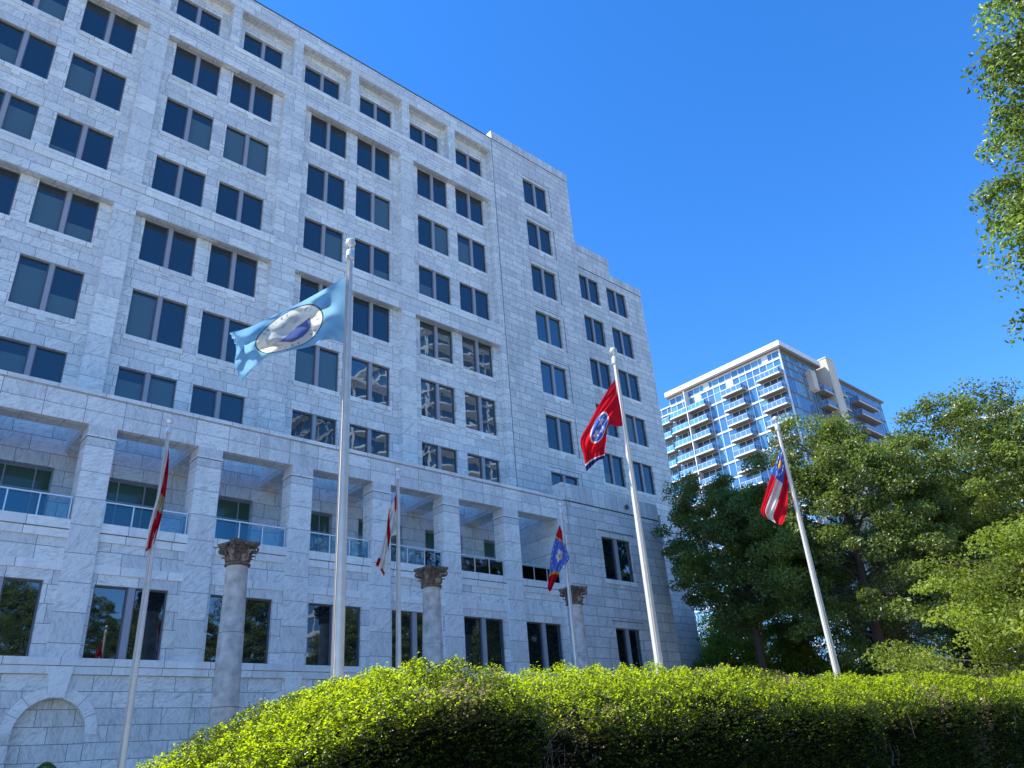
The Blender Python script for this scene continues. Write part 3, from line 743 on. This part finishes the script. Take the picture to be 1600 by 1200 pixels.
# ================================================================== foliage
def leaf_mesh(name, P, Nrm, size, mat, parent=None, tint=None, aspect=.55, fold=.25, loc=(0, 0, 0), dry=None, upb=0.0, old=None):
    """P: centres, Nrm: leaf normals; each leaf is a folded rhomb of two triangles-pairs"""
    n_ = len(P); Nrm = Nrm/np.linalg.norm(Nrm, axis=1, keepdims=True)
    t = rng.normal(size=(n_, 3)); t[:, 2] += upb; t -= (t*Nrm).sum(1, keepdims=True)*Nrm; t /= np.linalg.norm(t, axis=1, keepdims=True)
    b = np.cross(Nrm, t); s = np.asarray(size)*np.ones(n_); s = s[:, None]
    v0 = P-t*s*.5; v1 = P+b*s*aspect*.5+Nrm*s*fold*.5+t*s*.05; v2 = P+t*s*.5; v3 = P-b*s*aspect*.5+Nrm*s*fold*.5+t*s*.05
    V = np.stack([v0, v1, v2, v3], 1).reshape(-1, 3)-np.asarray(loc)
    idx = np.arange(n_)*4
    F = np.stack([idx, idx+1, idx+2, idx, idx+2, idx+3], 1).reshape(-1)
    me = bpy.data.meshes.new(name)
    me.vertices.add(len(V)); me.vertices.foreach_set('co', V.astype(np.float32).ravel())
    nf = n_*2; me.loops.add(nf*3); me.loops.foreach_set('vertex_index', F.astype(np.int32))
    me.polygons.add(nf); me.polygons.foreach_set('loop_start', (np.arange(nf)*3).astype(np.int32)); me.polygons.foreach_set('loop_total', np.full(nf, 3, np.int32))
    me.update(calc_edges=True)
    ti = np.clip(rng.normal(1, .22, n_), .45, 1.7) if tint is None else tint
    dr = np.zeros(n_) if dry is None else dry
    C = np.ones((n_, 4, 4), np.float32); C[:, :, 0] = ti[:, None]; C[:, :, 1] = dr[:, None]; C[:, :, 2] = 0 if old is None else old[:, None]  # blue channel: amount of painted shade, darkens the leaf
    ca = me.color_attributes.new('tint', 'FLOAT_COLOR', 'POINT'); ca.data.foreach_set('color', C.ravel())
    me.materials.append(mat)
    o = bpy.data.objects.new(name, me); col.objects.link(o)
    if parent is not None: o.parent = parent
    return o
M['leaf_oak'] = leafmat('oak_leaves', (.088, .130, .030), (.32, .42, .045), .33, .38, .5)
M['leaf_elm'] = leafmat('elm_leaves', (.115, .165, .022), (.42, .52, .03), .30, .5, .3)
M['leaf_near'] = leafmat('near_branch_leaves', (.085, .13, .025), (.26, .38, .05), .42, .38, .5)
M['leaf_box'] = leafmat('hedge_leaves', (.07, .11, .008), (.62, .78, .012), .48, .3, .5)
M['bark'] = simple('tree_bark', (.055, .042, .032), .9, bump=.8, bscale=9)
def crown_tree(name, H, Rc, zc0, nclump, nleaf, lsize, mat, seed, trunk_r=.28, squash=.55, clump_r=1.0, spread=1.0, droop=0.0, lean=(0, 0), flat=0.6, lobes=5, cyl=False):
    rg = np.random.default_rng(seed); root = empty(name)
    cz = (H+zc0)/2; hz = (H-zc0)/2
    # uneven outline: a few big lobes scale the crown envelope
    ld = rg.normal(size=(lobes, 3)); ld /= np.linalg.norm(ld, axis=1, keepdims=True); la = rg.uniform(.08, .34, lobes)
    cl = []
    while len(cl) < nclump:
        d = rg.normal(size=3); d /= np.linalg.norm(d)
        e = .80+sum(a*max(0, d@q)**4 for a, q in zip(la, ld))
        rad = e*rg.uniform(.28, 1)**.45
        p = np.array([d[0]*Rc*rad, d[1]*Rc*rad, cz+d[2]*hz*rad])
        if cyl:
            a_ = rg.normal(1.5, .8); r_ = Rc*(.6+.4*rg.random()**.5)*rg.uniform(.82, 1.05); p = np.array([r_*math.cos(a_), r_*math.sin(a_), rg.uniform(zc0, H-.5)])
        if d[2] < -.3 and rg.random() < .4: continue
        taper = 1-max(0, (p[2]-cz)/hz)*.15
        p[0] *= taper; p[1] *= taper; p[0] += lean[0]*(p[2]/H); p[1] += lean[1]*(p[2]/H)
        cl.append(p)
    cl = np.array(cl)
    # limbs
    tb = MB(); tr = [(0, 0, 0), (.05, .02, H*.12), (.12*lean[0], .1, H*.3), (.3*lean[0], .3*lean[1], H*.55), (lean[0]*.8, lean[1]*.8, H*.86)]
    tb.tube(tr, [trunk_r*1.25, trunk_r, trunk_r*.85, trunk_r*.5, trunk_r*.1], 10)
    T = [Vector(q) for q in tr]
    order = rg.permutation(len(cl))
    for k in order[:min(len(cl), 80)]:
        p = Vector(cl[k]); zt = max(H*.14, min(p.z-.35*math.hypot(p.x, p.y)-.4, H*.75)); f = zt/H
        for a, b_ in zip(T, T[1:]):
            if a.z <= zt <= b_.z: s0 = a.lerp(b_, (zt-a.z)/(b_.z-a.z)); break
        mid = s0.lerp(p, .5)+Vector((rg.normal(0, .2), rg.normal(0, .2), rg.uniform(0, .4)))
        r0 = trunk_r*(.38-.25*f)*rg.uniform(.5, 1)
        tb.tube([s0, s0.lerp(mid, .5), mid, p], [r0, r0*.75, r0*.5, .012], 5, False)
        for _ in range(2):
            q = p+Vector(rg.normal(0, clump_r*.28, 3)); tb.tube([mid.lerp(p, .4), q], [r0*.25, .008], 4, False)
    o = tb.build('trunk', M['bark'], root, True)
    m_ = max(1, nleaf//nclump); C = np.repeat(cl, m_, 0); n_ = len(C)
    cr = np.repeat(rg.uniform(.6, 1.25, nclump)*clump_r, m_)
    dd = rg.normal(size=(n_, 3)); dd /= np.linalg.norm(dd, axis=1, keepdims=True); rr = rg.random(n_)**.42
    off_ = dd*rr[:, None]*cr[:, None]; off_[:, 2] *= flat; off_[:, 2] -= droop*np.hypot(off_[:, 0], off_[:, 1])
    P = C+off_
    Nn = rg.normal(size=(n_, 3))*.75; Nn[:, 2] += .55; Nn += dd*.35
    ct = np.repeat(np.clip(rg.normal(1, .24, nclump), .5, 1.6), m_)*np.clip(rg.normal(1, .18, n_), .5, 1.6)
    leaf_mesh('crown', P, Nn, lsize*rg.uniform(.6, 1.3, n_), mat, root, tint=ct)
    return root
def place(root, az, dist, label, cat='tree', group=None, rz=0, sc=1.0):
    root.location = (dist*math.sin(R(az)), dist*math.cos(R(az)), 0); root.rotation_euler.z = R(rz)
    root.scale = (sc, sc, sc) if not hasattr(sc, '__len__') else sc
    tag(root, label, cat, group)
TG = 'trees beyond the hedge'
tA = crown_tree('oak_tree', 18.6, 5.6, 3.9, 330, 95000, .17, M['leaf_oak'], 11, .34, clump_r=.85)
place(tA, 66.4, 43, 'tall sunlit oak directly behind the rightmost flagpole', group=TG)
tB = crown_tree('oak_tree', 17.0, 4.3, 7.2, 250, 72000, .17, M['leaf_oak'], 12, .28, clump_r=.8, lobes=7)
place(tB, 58.9, 46.5, 'dark shaded oak touching the right end of the marble building', group=TG)
tC = crown_tree('oak_tree', 20.6, 6.8, 3.0, 400, 105000, .18, M['leaf_oak'], 13, .36, clump_r=.95)
place(tC, 77.2, 48, 'broadest and tallest tree, at the right edge, bronze tinged crown', group=TG)
tD = copy_tree(tA); place(tD, 71.5, 56, 'oak further back, filling the gap between the two tallest trees', group=TG, rz=140, sc=(1.0, 1.0, 1.02))
tE = crown_tree('elm_tree', 6.2, 3.7, .6, 230, 62000, .095, M['leaf_elm'], 14, .14, clump_r=.7, flat=.32, droop=.18)
place(tE, 77.2, 21.5, 'low yellow green tree with layered branches just behind the hedge at right', group=TG)
tF = crown_tree('elm_tree', 8.0, 3.2, .4, 130, 26000, .15, M['leaf_elm'], 15, .12, clump_r=.8)
place(tF, 58.9, 62, 'sunlit yellowish shrub seen low under the dark oak', 'shrub', TG, sc=1.5)
tG = copy_tree(tF); place(tG, 62.2, 58, 'sunlit shrub low to the left of the rightmost flagpole', 'shrub', TG, rz=75, sc=1.2)
tI = copy_tree(tF); place(tI, 56.2, 66, 'pale shrub peeking beside the building corner', 'shrub', TG, rz=200, sc=1.5)
tJ = copy_tree(tB); place(tJ, 61.7, 57, 'darker oak in the second row, between shaded oak and rightmost flagpole', group=TG, rz=100)
tK = copy_tree(tF); place(tK, 66.6, 60, 'shrub low to the right of the rightmost flagpole, under the tall oak', 'shrub', TG, rz=300, sc=1.1)
tL = copy_tree(tC); place(tL, 74.0, 62, 'large oak in the second row, only its upper crown showing', group=TG, rz=200, sc=1.0)
# branches reaching in from a tree at the right, outside the picture
tH = crown_tree('locust_tree', 15.4, 4.3, 4.2, 380, 115000, .09, M['leaf_near'], 16, .2, clump_r=.55, flat=.4, droop=.5, lobes=9, cyl=True, lean=(-.5, -3.0))
place(tH, 92.9, 13.5, 'nearby tree whose leafy branch ends hang into the upper right corner', group=TG)
# clipped cone bush near the arched niche
tb = empty('bush'); n_ = 9000; zz = rng.random(n_)**.8; th = rng.uniform(0, 2*math.pi, n_); rr = .8*(1-zz**2.2)**.6*(.9+.14*rng.random(n_))
P = np.stack([rr*np.cos(th), rr*np.sin(th), zz*2.6], 1); Nn = np.stack([np.cos(th), np.sin(th), .4+zz], 1)+rng.normal(0, .5, (n_, 3))
leaf_mesh('foliage', P, Nn, .07, M['leaf_oak'], tb)
s = MB(); s.tube([(0, 0, 0), (0, 0, 1.8)], [.07, .03], 6); s.build('stem', M['bark'], tb)
bp_ = atY(74, 1190, 22.6); tb.location = (bp_.x, 22.6, 0); tag(tb, 'small dark clipped bush whose tip shows below the arched niche', 'bush')
# trees standing behind the camera, seen mirrored in the ground floor windows
for i, (x, y, sc, rz) in enumerate([(6, -20, 1.0, 20), (15, -24, 1.12, 160), (25, -20, 1.04, 250), (36, -24, 1.16, 60), (46, -20, 1.08, 310), (57, -24, 1.14, 110), (68, -21, 1.05, 200)]):
    o = copy_tree(tA); o.location = (x, y, 0); o.rotation_euler.z = R(rz); o.scale = (sc, sc, sc*1.0)
    tag(o, 'green tree seen only as a reflection in the ground floor windows', 'tree', 'trees mirrored in the ground floor windows')

# ================================================================== clipped hedge
hed = empty('hedge', (5, 2.9, 0)); tag(hed, 'long clipped hedge with bright sunlit top and dark shaded front', 'hedge')
HL = (5, 2.9, 0)
def hnoise(x, y): return .010*math.sin(24*x+5*y)*math.sin(17*y-6*x+1)+.009*math.sin(31*x-13*y)+.022*math.sin(2.1*x+.7)+.016*math.sin(5.3*x+2.2*y)+.012*math.sin(9.7*x+1.3)+.012*math.sin(7*y+3.1*x)
HZ = [(.70, .9), (.76, 1.35), (.82, 1.56), (.88, 1.61), (1.04, 1.71), (1.25, 1.81), (1.44, 1.91), (1.57, 1.965), (1.77, 2.005), (2.08, 2.0), (2.44, 1.99), (3.07, 1.99), (3.88, 2.01), (5.34, 2.02), (6.9, 2.03), (9.2, 2.05), (20, 2.12)]
def hprof(x):
    """front y, shoulder z, ridge y, ridge z at x"""
    e = max(0.0, min(1.0, 1-(x-.80)/1.15))          # rounded end on the left
    zr = float(np.interp(x, [q[0] for q in HZ], [q[1] for q in HZ]))
    yf = 2.10+.66*(1-math.sqrt(max(0, 1-e*e)))
    return yf, zr-.205+.08*max(0.0, min(1.0, (2.3-x)/.8)), yf+.62-.25*e, zr
def hsurf(x, s):
    """s in 0..1 climbs the front, 1..2 over the sloped shoulder, 2..3 the flat top, 3..4 the back"""
    yf, zs, yr, zr = hprof(x)
    cleft = 0
    for c, wd, dp in ((2.12, .06, .2), (4.75, .08, .18)):
        cleft += dp*math.exp(-((x-c-.06*s)/wd)**2)
    h = hnoise(x, s*1.3)
    if s < 1: return Vector((x, yf+cleft-.5*h+.16*(1-s)**.6, zs*s)), Vector((0, -1, .12))
    if s < 2:
        t = s-1; return Vector((x, yf+(yr-yf)*t+cleft*.4*(1-t), zs+(zr-zs)*math.sin(t*math.pi/2)**.85+h-cleft*.25)), Vector((0, -.75+.6*t, .7+.3*t))
    if s < 3:
        t = s-2; return Vector((x, yr+.75*t, zr+h-.05*t)), Vector((0, 0, 1))
    t = s-3; return Vector((x, yr+.75+.12*math.sin(t*1.5), (zr-.05)*(1-t))), Vector((0, 1, .1))
X0h, X1h = .74, 16.0
core = MB(); nx, ns = 150, 24
xs = [X0h+.02+(X1h-X0h)*(i/nx)**1.6 for i in range(nx+1)]
cen = lambda x: Vector((x, hprof(x)[2]-.05, hprof(x)[3]*.5))
grid = []
for x in xs:
    rowp = []
    for j in range(ns+1):
        p, nn = hsurf(x, 4*j/ns); q = p-nn.normalized()*.11; rowp.append((q.x, q.y, max(0, q.z)))
    grid.append(rowp)
for a, b in zip(grid, grid[1:]):
    for j in range(ns): core.quad(a[j], b[j], b[j+1], a[j+1])
core.v += grid[0]; core.f.append(tuple(range(len(core.v)-ns-1, len(core.v)))); core.m.append(0)
M['core'] = simple('hedge_dark_core', (.008, .009, .004), 1.0, bump=.5, bscale=40, spec=0.05)  # near-black core added to block light; paints the shade inside the hedge
o = core.build('dark_core', M['core'], hed); o.location = tuple(-c for c in HL)
P, Nn, Sz, Ti, Dr, Shd = [], [], [], [], [], []
def dryf(x, s):
    a = math.sin(3.3*x+1.1)+math.sin(1.7*x+4.2*s)+.7*math.sin(8.1*x-5*s)+.5*math.sin(17*x+9*s)
    return 1.0 if a > 1.85 else 0.0
nsp = 120000
for k in range(nsp):
    x = X0h+(X1h-X0h)*random.random()**2.0
    r_ = random.random()
    s = random.uniform(.66, 1.0) if r_ < .42 else (random.uniform(1, 2) if r_ < .74 else (random.uniform(2, 2.7) if r_ < .93 else random.uniform(0, .7)))
    if s < 1.15 and (abs(x-2.12) < .05 or abs(x-4.75) < .07) and random.random() < .75: continue
    p_shade = .96 if s < 1 else (.60-.7*(s-1) if s < 1.6 else .12)  # front leaves mostly take the dark tone: shade put into the colour
    if s >= 1 and math.sin(2.7*x+1.9*s)+math.sin(6.1*x-3*s+.6)+.6*math.sin(13*x+7*s) > 1.35: p_shade = .8
    shade_v = 1.0 if random.random() < p_shade else 0.0
    p, nn = hsurf(x, s); far = 1+.07*max(0, x-2)
    inn = random.random()**1.5*.085; p = p-nn.normalized()*inn
    up = Vector((random.gauss(0, .35), random.gauss(0, .35), 1.0)) if s >= 1 else Vector((random.gauss(0, .6), -1+random.gauss(0, .4), .5+random.gauss(0, .4)))
    up = (up+nn*.5).normalized(); ln = random.uniform(.010, .028) if random.random() > .02 else random.uniform(.035, .065)
    dry = dryf(x, s)*(1 if random.random() < .55 else 0); tn = random.gauss(1.0, .16)*(1.1 if s > 1 else .95)
    for q in range(4 if s >= 1 else 3):
        f = q/4; c = p+up*ln*f
        a = random.uniform(0, 6.283); side = Vector((math.cos(a), math.sin(a), .25))
        P.append(c+side*.008); Nn.append(Vector((-side.x*.6, -side.y*.6, .9))+up*.2+Vector((random.gauss(0, .3), random.gauss(0, .3), random.gauss(0, .2))))
        Sz.append(random.uniform(.009, .0165)*far); Ti.append(max(.45, tn*random.uniform(.8, 1.2))); Shd.append(shade_v*random.uniform(.75, 1)); Dr.append(max(0.0, min(1.0, dry*random.uniform(.6, 1)+ (random.random() < .025)*.8)))
for k in range(6000):      # rounded left end
    a = random.uniform(0, 1); z = random.uniform(0, 1)
    y = 2.62+a*.75; zz = z*1.1+.0; P_ = Vector((X0h+.02-.04*math.sin(a*3.1), y, zz))
    P.append(P_); Nn.append(Vector((-1, random.gauss(0, .6), random.gauss(.3, .6)))); Sz.append(random.uniform(.014, .026)); Ti.append(random.uniform(.75, 1.2)); Dr.append(0.0); Shd.append(.6)
hl = leaf_mesh('foliage', np.array([tuple(q) for q in P]), np.array([tuple(q) for q in Nn]), np.array(Sz), M['leaf_box'], hed, tint=np.array(Ti), dry=np.array(Dr), old=np.array(Shd), aspect=.55, fold=.3, upb=1.1)
hl.location = tuple(-c for c in HL)
M['twig'] = simple('bare_hedge_twigs', (.20, .14, .11), .85)
tw = MB()
def twig(p, d, ln, r, dep=0):
    pts = [p]; q = p
    for k in range(4):
        d = (d+Vector((random.gauss(0, .22), random.gauss(0, .12), random.gauss(0, .22)))).normalized(); q = q+d*ln/4; pts.append(q)
    tw.tube(pts, [r, r*.85, r*.7, r*.55, r*.3], 4, False)
    if dep < 2:
        for k in range(2): twig(pts[2+k], (d+Vector((random.gauss(0, .6), random.gauss(0, .3), random.gauss(0, .6)))).normalized(), ln*.6, r*.6, dep+1)
for k in range(46):
    x = random.gauss(2.12, .05) if k < 24 else (random.gauss(4.75, .08) if k < 34 else random.uniform(1.6, 9))
    yf = hprof(x)[0]
    twig(Vector((x, yf+(.10 if k < 34 else .0), random.uniform(1.15, 1.68))), Vector((random.gauss(0, .5), -.15, 1)), random.uniform(.06, .14), .0018)
o = tw.build('twigs', M['twig'], hed); o.location = tuple(-c for c in HL)

# ================================================================== glass apartment tower
M['t_white'] = simple('tower_white_panels', (.56, .60, .65), .55)
M['t_conc'] = simple('tower_concrete', (.50, .45, .38), .8, var=.08, vscale=.4)
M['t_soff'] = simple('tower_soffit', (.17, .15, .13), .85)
M['t_glass'] = glass('tower_glass', (.05, .14, .26), 2.2, .02, .35, (.75, .9, 1))
M['t_glass2'] = glass('tower_glass_pale', (.10, .25, .36), 2.2, .02, .35, (.8, .95, 1))
M['t_rail'] = glass('tower_railing_glass', (.09, .19, .34), 1.6, .01, .35, (.7, .85, 1))
M['t_dark'] = simple('tower_dark_openings', (.03, .04, .05), .4)
TX, TY = 135.6, 64.06; FL = [69.2-3.4*k for k in range(20)]
tow = empty('apartment_tower', (150, 75, 0)); tag(tow, 'glass apartment tower with white framing and stacked balconies behind the trees', 'tower')
yE = 91.9
mb = MB(); 
# west-facing glass, panes of two tones
ys = [TY+(yE-TY)*k/17 for k in range(18)]
zl = [74.7, 73.0, 71.4]+FL
for a, b in zip(ys, ys[1:]):
    for z1, z0 in zip(zl, zl[1:]): mb.quad((TX, b, z0), (TX, a, z0), (TX, a, z1), (TX, b, z1), random.choice([0, 0, 0, 1]))
for a, b in [(91.9, 93.5), (93.5, 95.1), (95.1, 96.7)]:
    for z1, z0 in zip([73.6, 71.9, 70.4]+FL, [71.9, 70.4]+FL): mb.quad((TX+.8, b, z0), (TX+.8, a, z0), (TX+.8, a, z1), (TX+.8, b, z1), random.choice([0, 1]))
xs_ = [TX+k*1.25 for k in range(13)]
for a, b in zip(xs_, xs_[1:]):
    for z1, z0 in zip(zl, zl[1:]): mb.quad((a, TY, z0), (b, TY, z0), (b, TY, z1), (a, TY, z1), random.choice([0, 0, 1]))
put(mb, 'glass_wall', [M['t_glass'], M['t_glass2']], tow)
mb = MB(); mb.box(TX+.02, 150, TY+.02, 96.7, 0, FL[-1]); mb.box(TX+.9, 150, 92, 96.7, 0, 73.6); mb.box(TX+.3, 150.6, TY+.3, yE, 0, 74.7); put(mb, 'tower_core', M['t_conc'], tow)
mb = MB()
for y in ys: mb.box(TX-.10, TX-.001, y-.06, y+.06, FL[-1], 74.7)
for z in [71.4]: mb.box(TX-.08, TX-.001, TY, yE, z-.05, z+.05)
for z in FL: mb.box(TX-.16, TX-.002, TY-.1, yE, z-.28, z+.1)
mb.box(TX-.16, TX-.002, TY-.1, yE, 72.75, 73.15); mb.box(TX-.16, TX-.002, TY-.1, yE, 74.55, 74.85)
for yy in (TY+2.6, TY+17.2): mb.box(TX-.12, TX-.003, yy, yy+1.45, 73.15, 74.55)
for yy in (TY+11.5, TY+19.8): mb.box(TX-.12, TX-.003, yy, yy+1.45, 71.5, 72.75)
mb.box(TX-.25, TX+.15, TY-.25, TY-.002, FL[-1], 74.85)
for z in [73.6, 71.9]+FL: mb.box(TX+.6, TX+.799, 91.95, 96.8, z-.2, z+.08)
for y in (93.5, 95.1): mb.box(TX+.7, TX+.799, y-.05, y+.05, FL[-1], 73.6)
for x in xs_[1:]: mb.box(x-.04, x+.04, TY-.06, TY-.001, FL[-1], 74.7, 1)
for z in zl: mb.box(TX+.2, xs_[-1], TY-.12, TY-.002, z-.22, z+.02, 2)
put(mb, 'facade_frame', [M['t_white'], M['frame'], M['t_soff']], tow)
mb = MB(); mb.box(TX-1.0, 151.2, TY-1.0, 92.4, 75.2, 76.3, 0); mb.box(TX-.9, 151.1, TY-.9, 92.3, 74.86, 75.19, 1); put(mb, 'roof_slab', [M['t_white'], M['t_soff']], tow)
def balcony(x0, x1, y0, y1, z, sides='w'):
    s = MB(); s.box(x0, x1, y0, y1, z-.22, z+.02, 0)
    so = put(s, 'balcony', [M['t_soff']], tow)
    r = MB(); zt = z+1.15
    def run(ax, ay, bx, by):
        n_ = max(2, round(math.hypot(bx-ax, by-ay)/1.15)); e = .035
        for k in range(n_+1):
            x = ax+(bx-ax)*k/n_; y = ay+(by-ay)*k/n_; r.box(x-e, x+e, y-e, y+e, z+.02, zt)
        r.box(min(ax, bx)-e, max(ax, bx)+e, min(ay, by)-e, max(ay, by)+e, zt, zt+.07); r.box(min(ax, bx)-e, max(ax, bx)+e, min(ay, by)-e, max(ay, by)+e, z+.02, z+.14)
        g_.quad((ax, ay, z+.16), (bx, by, z+.16), (bx, by, zt-.02), (ax, ay, zt-.02))
    g_ = MB()
    if sides == 'w': run(x0+.06, y0+.06, x0+.06, y1-.06); run(x0+.06, y0+.06, x1, y0+.06); run(x0+.06, y1-.06, x1, y1-.06)
    else: run(x0+.06, y0+.06, x1-.06, y0+.06); run(x0+.06, y0+.06, x0+.06, y1); run(x1-.06, y0+.06, x1-.06, y1)
    r.build('railing', M['t_white'] if sides == 'w' else M['frame'], so)
    g_.build('glass_panel', M['t_rail'], so)
    e_ = MB(); 
    if sides == 'w': e_.box(x0-.04, x0-.002, y0-.04, y1+.04, z-.2, z+.04)
    else: e_.box(x0-.04, x1+.04, y0-.04, y0-.002, z-.26, z+.06)
    e_.build('slab_edge', M['t_white'] if sides == 'w' else M['t_conc'], so)
for z in FL[:11]:
    balcony(TX-1.9, TX-.17, TY+.0, TY+5.3, z); balcony(TX-1.9, TX-.17, TY+8.7, TY+13.7, z)
    balcony(TX-1.9, TX-.17, TY+18.0, TY+22.6, z); balcony(TX-1.9, TX-.17, TY+22.9, TY+27.4, z)
    balcony(TX-1.0, TX+.59, 92.3, 96.6, z)
mb = MB(); mb.box(TX-1.9, TX-.17, TY+22.65, TY+22.85, FL[10], 74.2); put(mb, 'balcony_divider', M['t_white'], tow)
# open dark doors behind the balconies
mb = MB()
for z in FL[1:12]:
    for a, b in ((TY+.6, TY+4.6), (TY+9.2, TY+13), (TY+18.4, TY+22.2), (TY+23.3, TY+27)): mb.box(TX-.05, TX-.003, a, b, z+2.5, z+3.1)
tag(put(mb, 'door_head', M['t_dark'], tow), kind='stuff')
# concrete fin and the lower right part
mb = MB(); mb.box(152.0, 155.6, 61.9, 84, 0, 77.0); mb.box(151.9, 155.7, 61.8, 84, 77.01, 77.25); put(mb, 'concrete_fin', M['t_conc'], tow)
mb = MB(); mb.box(145.0, 147.0, TY-1.3, TY-.01, 68.0, 72.4); put(mb, 'stair_box', M['t_conc'], tow)
RXs = [155.7+k*1.35 for k in range(22)]; RE = RXs[-1]; RY = 65.2
mb = MB(); zr = [75.9, 74.0]+[70.8-3.4*k for k in range(18)]
for a, b in zip(RXs, RXs[1:]):
    for z1, z0 in zip(zr, zr[1:]): mb.quad((a, RY, z0), (b, RY, z0), (b, RY, z1), (a, RY, z1), random.choice([0, 0, 1]))
put(mb, 'glass_wall', [M['t_glass'], M['t_glass2']], tow)
mb = MB(); mb.box(155.7, RE, RY+.05, 84, 0, 75.8); put(mb, 'tower_core', M['t_conc'], tow)
mb = MB()
for x in RXs: mb.box(x-.05, x+.05, RY-.08, RY-.001, zr[-1], 75.9)
for z in zr: mb.box(RXs[0], RE, RY-.14, RY-.002, z-.2, z+.05, 1)
mb.box(155.7, RE+1.2, RY-.5, 84.2, 75.92, 76.35, 1)
put(mb, 'facade_frame', [M['frame'], M['t_soff']], tow)
for k, z in enumerate(zr[2:10]):
    balcony(156.0, 161.0, RY-2.0, RY-.15, z-.2, 's')
    balcony(166.0, 176.0, RY-2.2, RY-.15, z+.4-(0 if k % 2 else .2), 's')
    balcony(147.5, 151.6, TY-2.0, TY-.13, z-2.6, 's')
    if k > 1: balcony(182.5, 187.4, RY-1.6, RY-.15, z, 's')

# other buildings
def block_tower(name, label, x0, x1, y0, y1, zt, fl, mod, glassm, wallm, slab=.35, bal=False, curve=0.0, group=None):
    r = empty(name, ((x0+x1)/2, (y0+y1)/2, 0)); tag(r, label, 'building', group)
    mb = MB(); mb.box(x0+.3, x1-.3, y0+.3, y1-.3, 0, zt-.5); put(mb, 'wall', glassm, r)
    mb = MB(); z = zt
    while z > 3: mb.box(x0+.05, x1-.05, y0+.05, y1-.05, z-slab, z+.25); z -= fl
    put(mb, 'floor_slab', wallm, r)
    mb = MB(); n_ = int((x1-x0)/mod)
    for k in range(n_+1):
        x = x0+(x1-x0)*k/n_
        for y in (y0+.15, y1-.25): mb.box(x-.12, x+.12, y, y+.12, 0, zt-.3)
    n_ = int((y1-y0)/mod)
    for k in range(n_+1):
        y = y0+(y1-y0)*k/n_
        for x in (x0+.15, x1-.25): mb.box(x, x+.12, y-.12, y+.12, 0, zt-.3)
    put(mb, 'mullions', wallm, r)
    mb = MB(); mb.box(x0-.9, x1+.9, y0-.9, y1+.9, zt+.26, zt+.8); put(mb, 'roof', wallm, r)
    if bal:
        z = zt-fl; c = 0
        while z > 8 and c < 24:
            mb = MB(); W = x1-x0; nb = 3
            for q in range(nb):
                xa = x0+W*(q+.08)/nb; xb = x0+W*(q+.86)/nb; m_ = 10
                for s in range(m_):
                    t0, t1 = s/m_, (s+1)/m_; ya = y1+.4+1.9*math.sin(math.pi*t0)**.7; yb = y1+.4+1.9*math.sin(math.pi*t1)**.7
                    xa0, xa1 = xa+(xb-xa)*t0, xa+(xb-xa)*t1
                    mb.quad((xa0, y1, z), (xa1, y1, z), (xa1, yb, z), (xa0, ya, z)); mb.quad((xa0, ya, z), (xa1, yb, z), (xa1, yb, z+.3), (xa0, ya, z+.3))
                    mb.quad((xa0, y1, z+.2), (xa0, ya, z+.2), (xa1, yb, z+.2), (xa1, y1, z+.2))
            put(mb, 'balcony', wallm, r); z -= fl; c += 1
    return r
block_tower('high_rise', 'white framed high rise whose corner peeps out between the branches at upper right', 176.5, 200, -14, 10.7, 138.5, 3.3, 2.2, M['t_glass2'], M['t_white'])
block_tower('high_rise', 'balconied high rise seen only as a wavy reflection in the upper windows', 82, 104, -75, -45, 84, 3.3, 3.0, M['t_glass'], M['t_white'], bal=True)
block_tower('high_rise', 'lower high rise seen only as a reflection left of the balconied one', 66, 80, -72, -46, 68, 3.3, 3.0, M['t_glass'], M['t_white'], bal=True)
block_tower('office_block', 'pale beige block glimpsed through the crowns at far right', 180, 215, 28, 48, 62, 3.6, 3.0, M['t_glass2'], M['t_white'])
lb = block_tower('low_building', 'low grey building seen between the tree trunks above the hedge', 70, 96, 24, 34, 6.6, 3.3, 6, M['t_conc'], M['t_conc'])
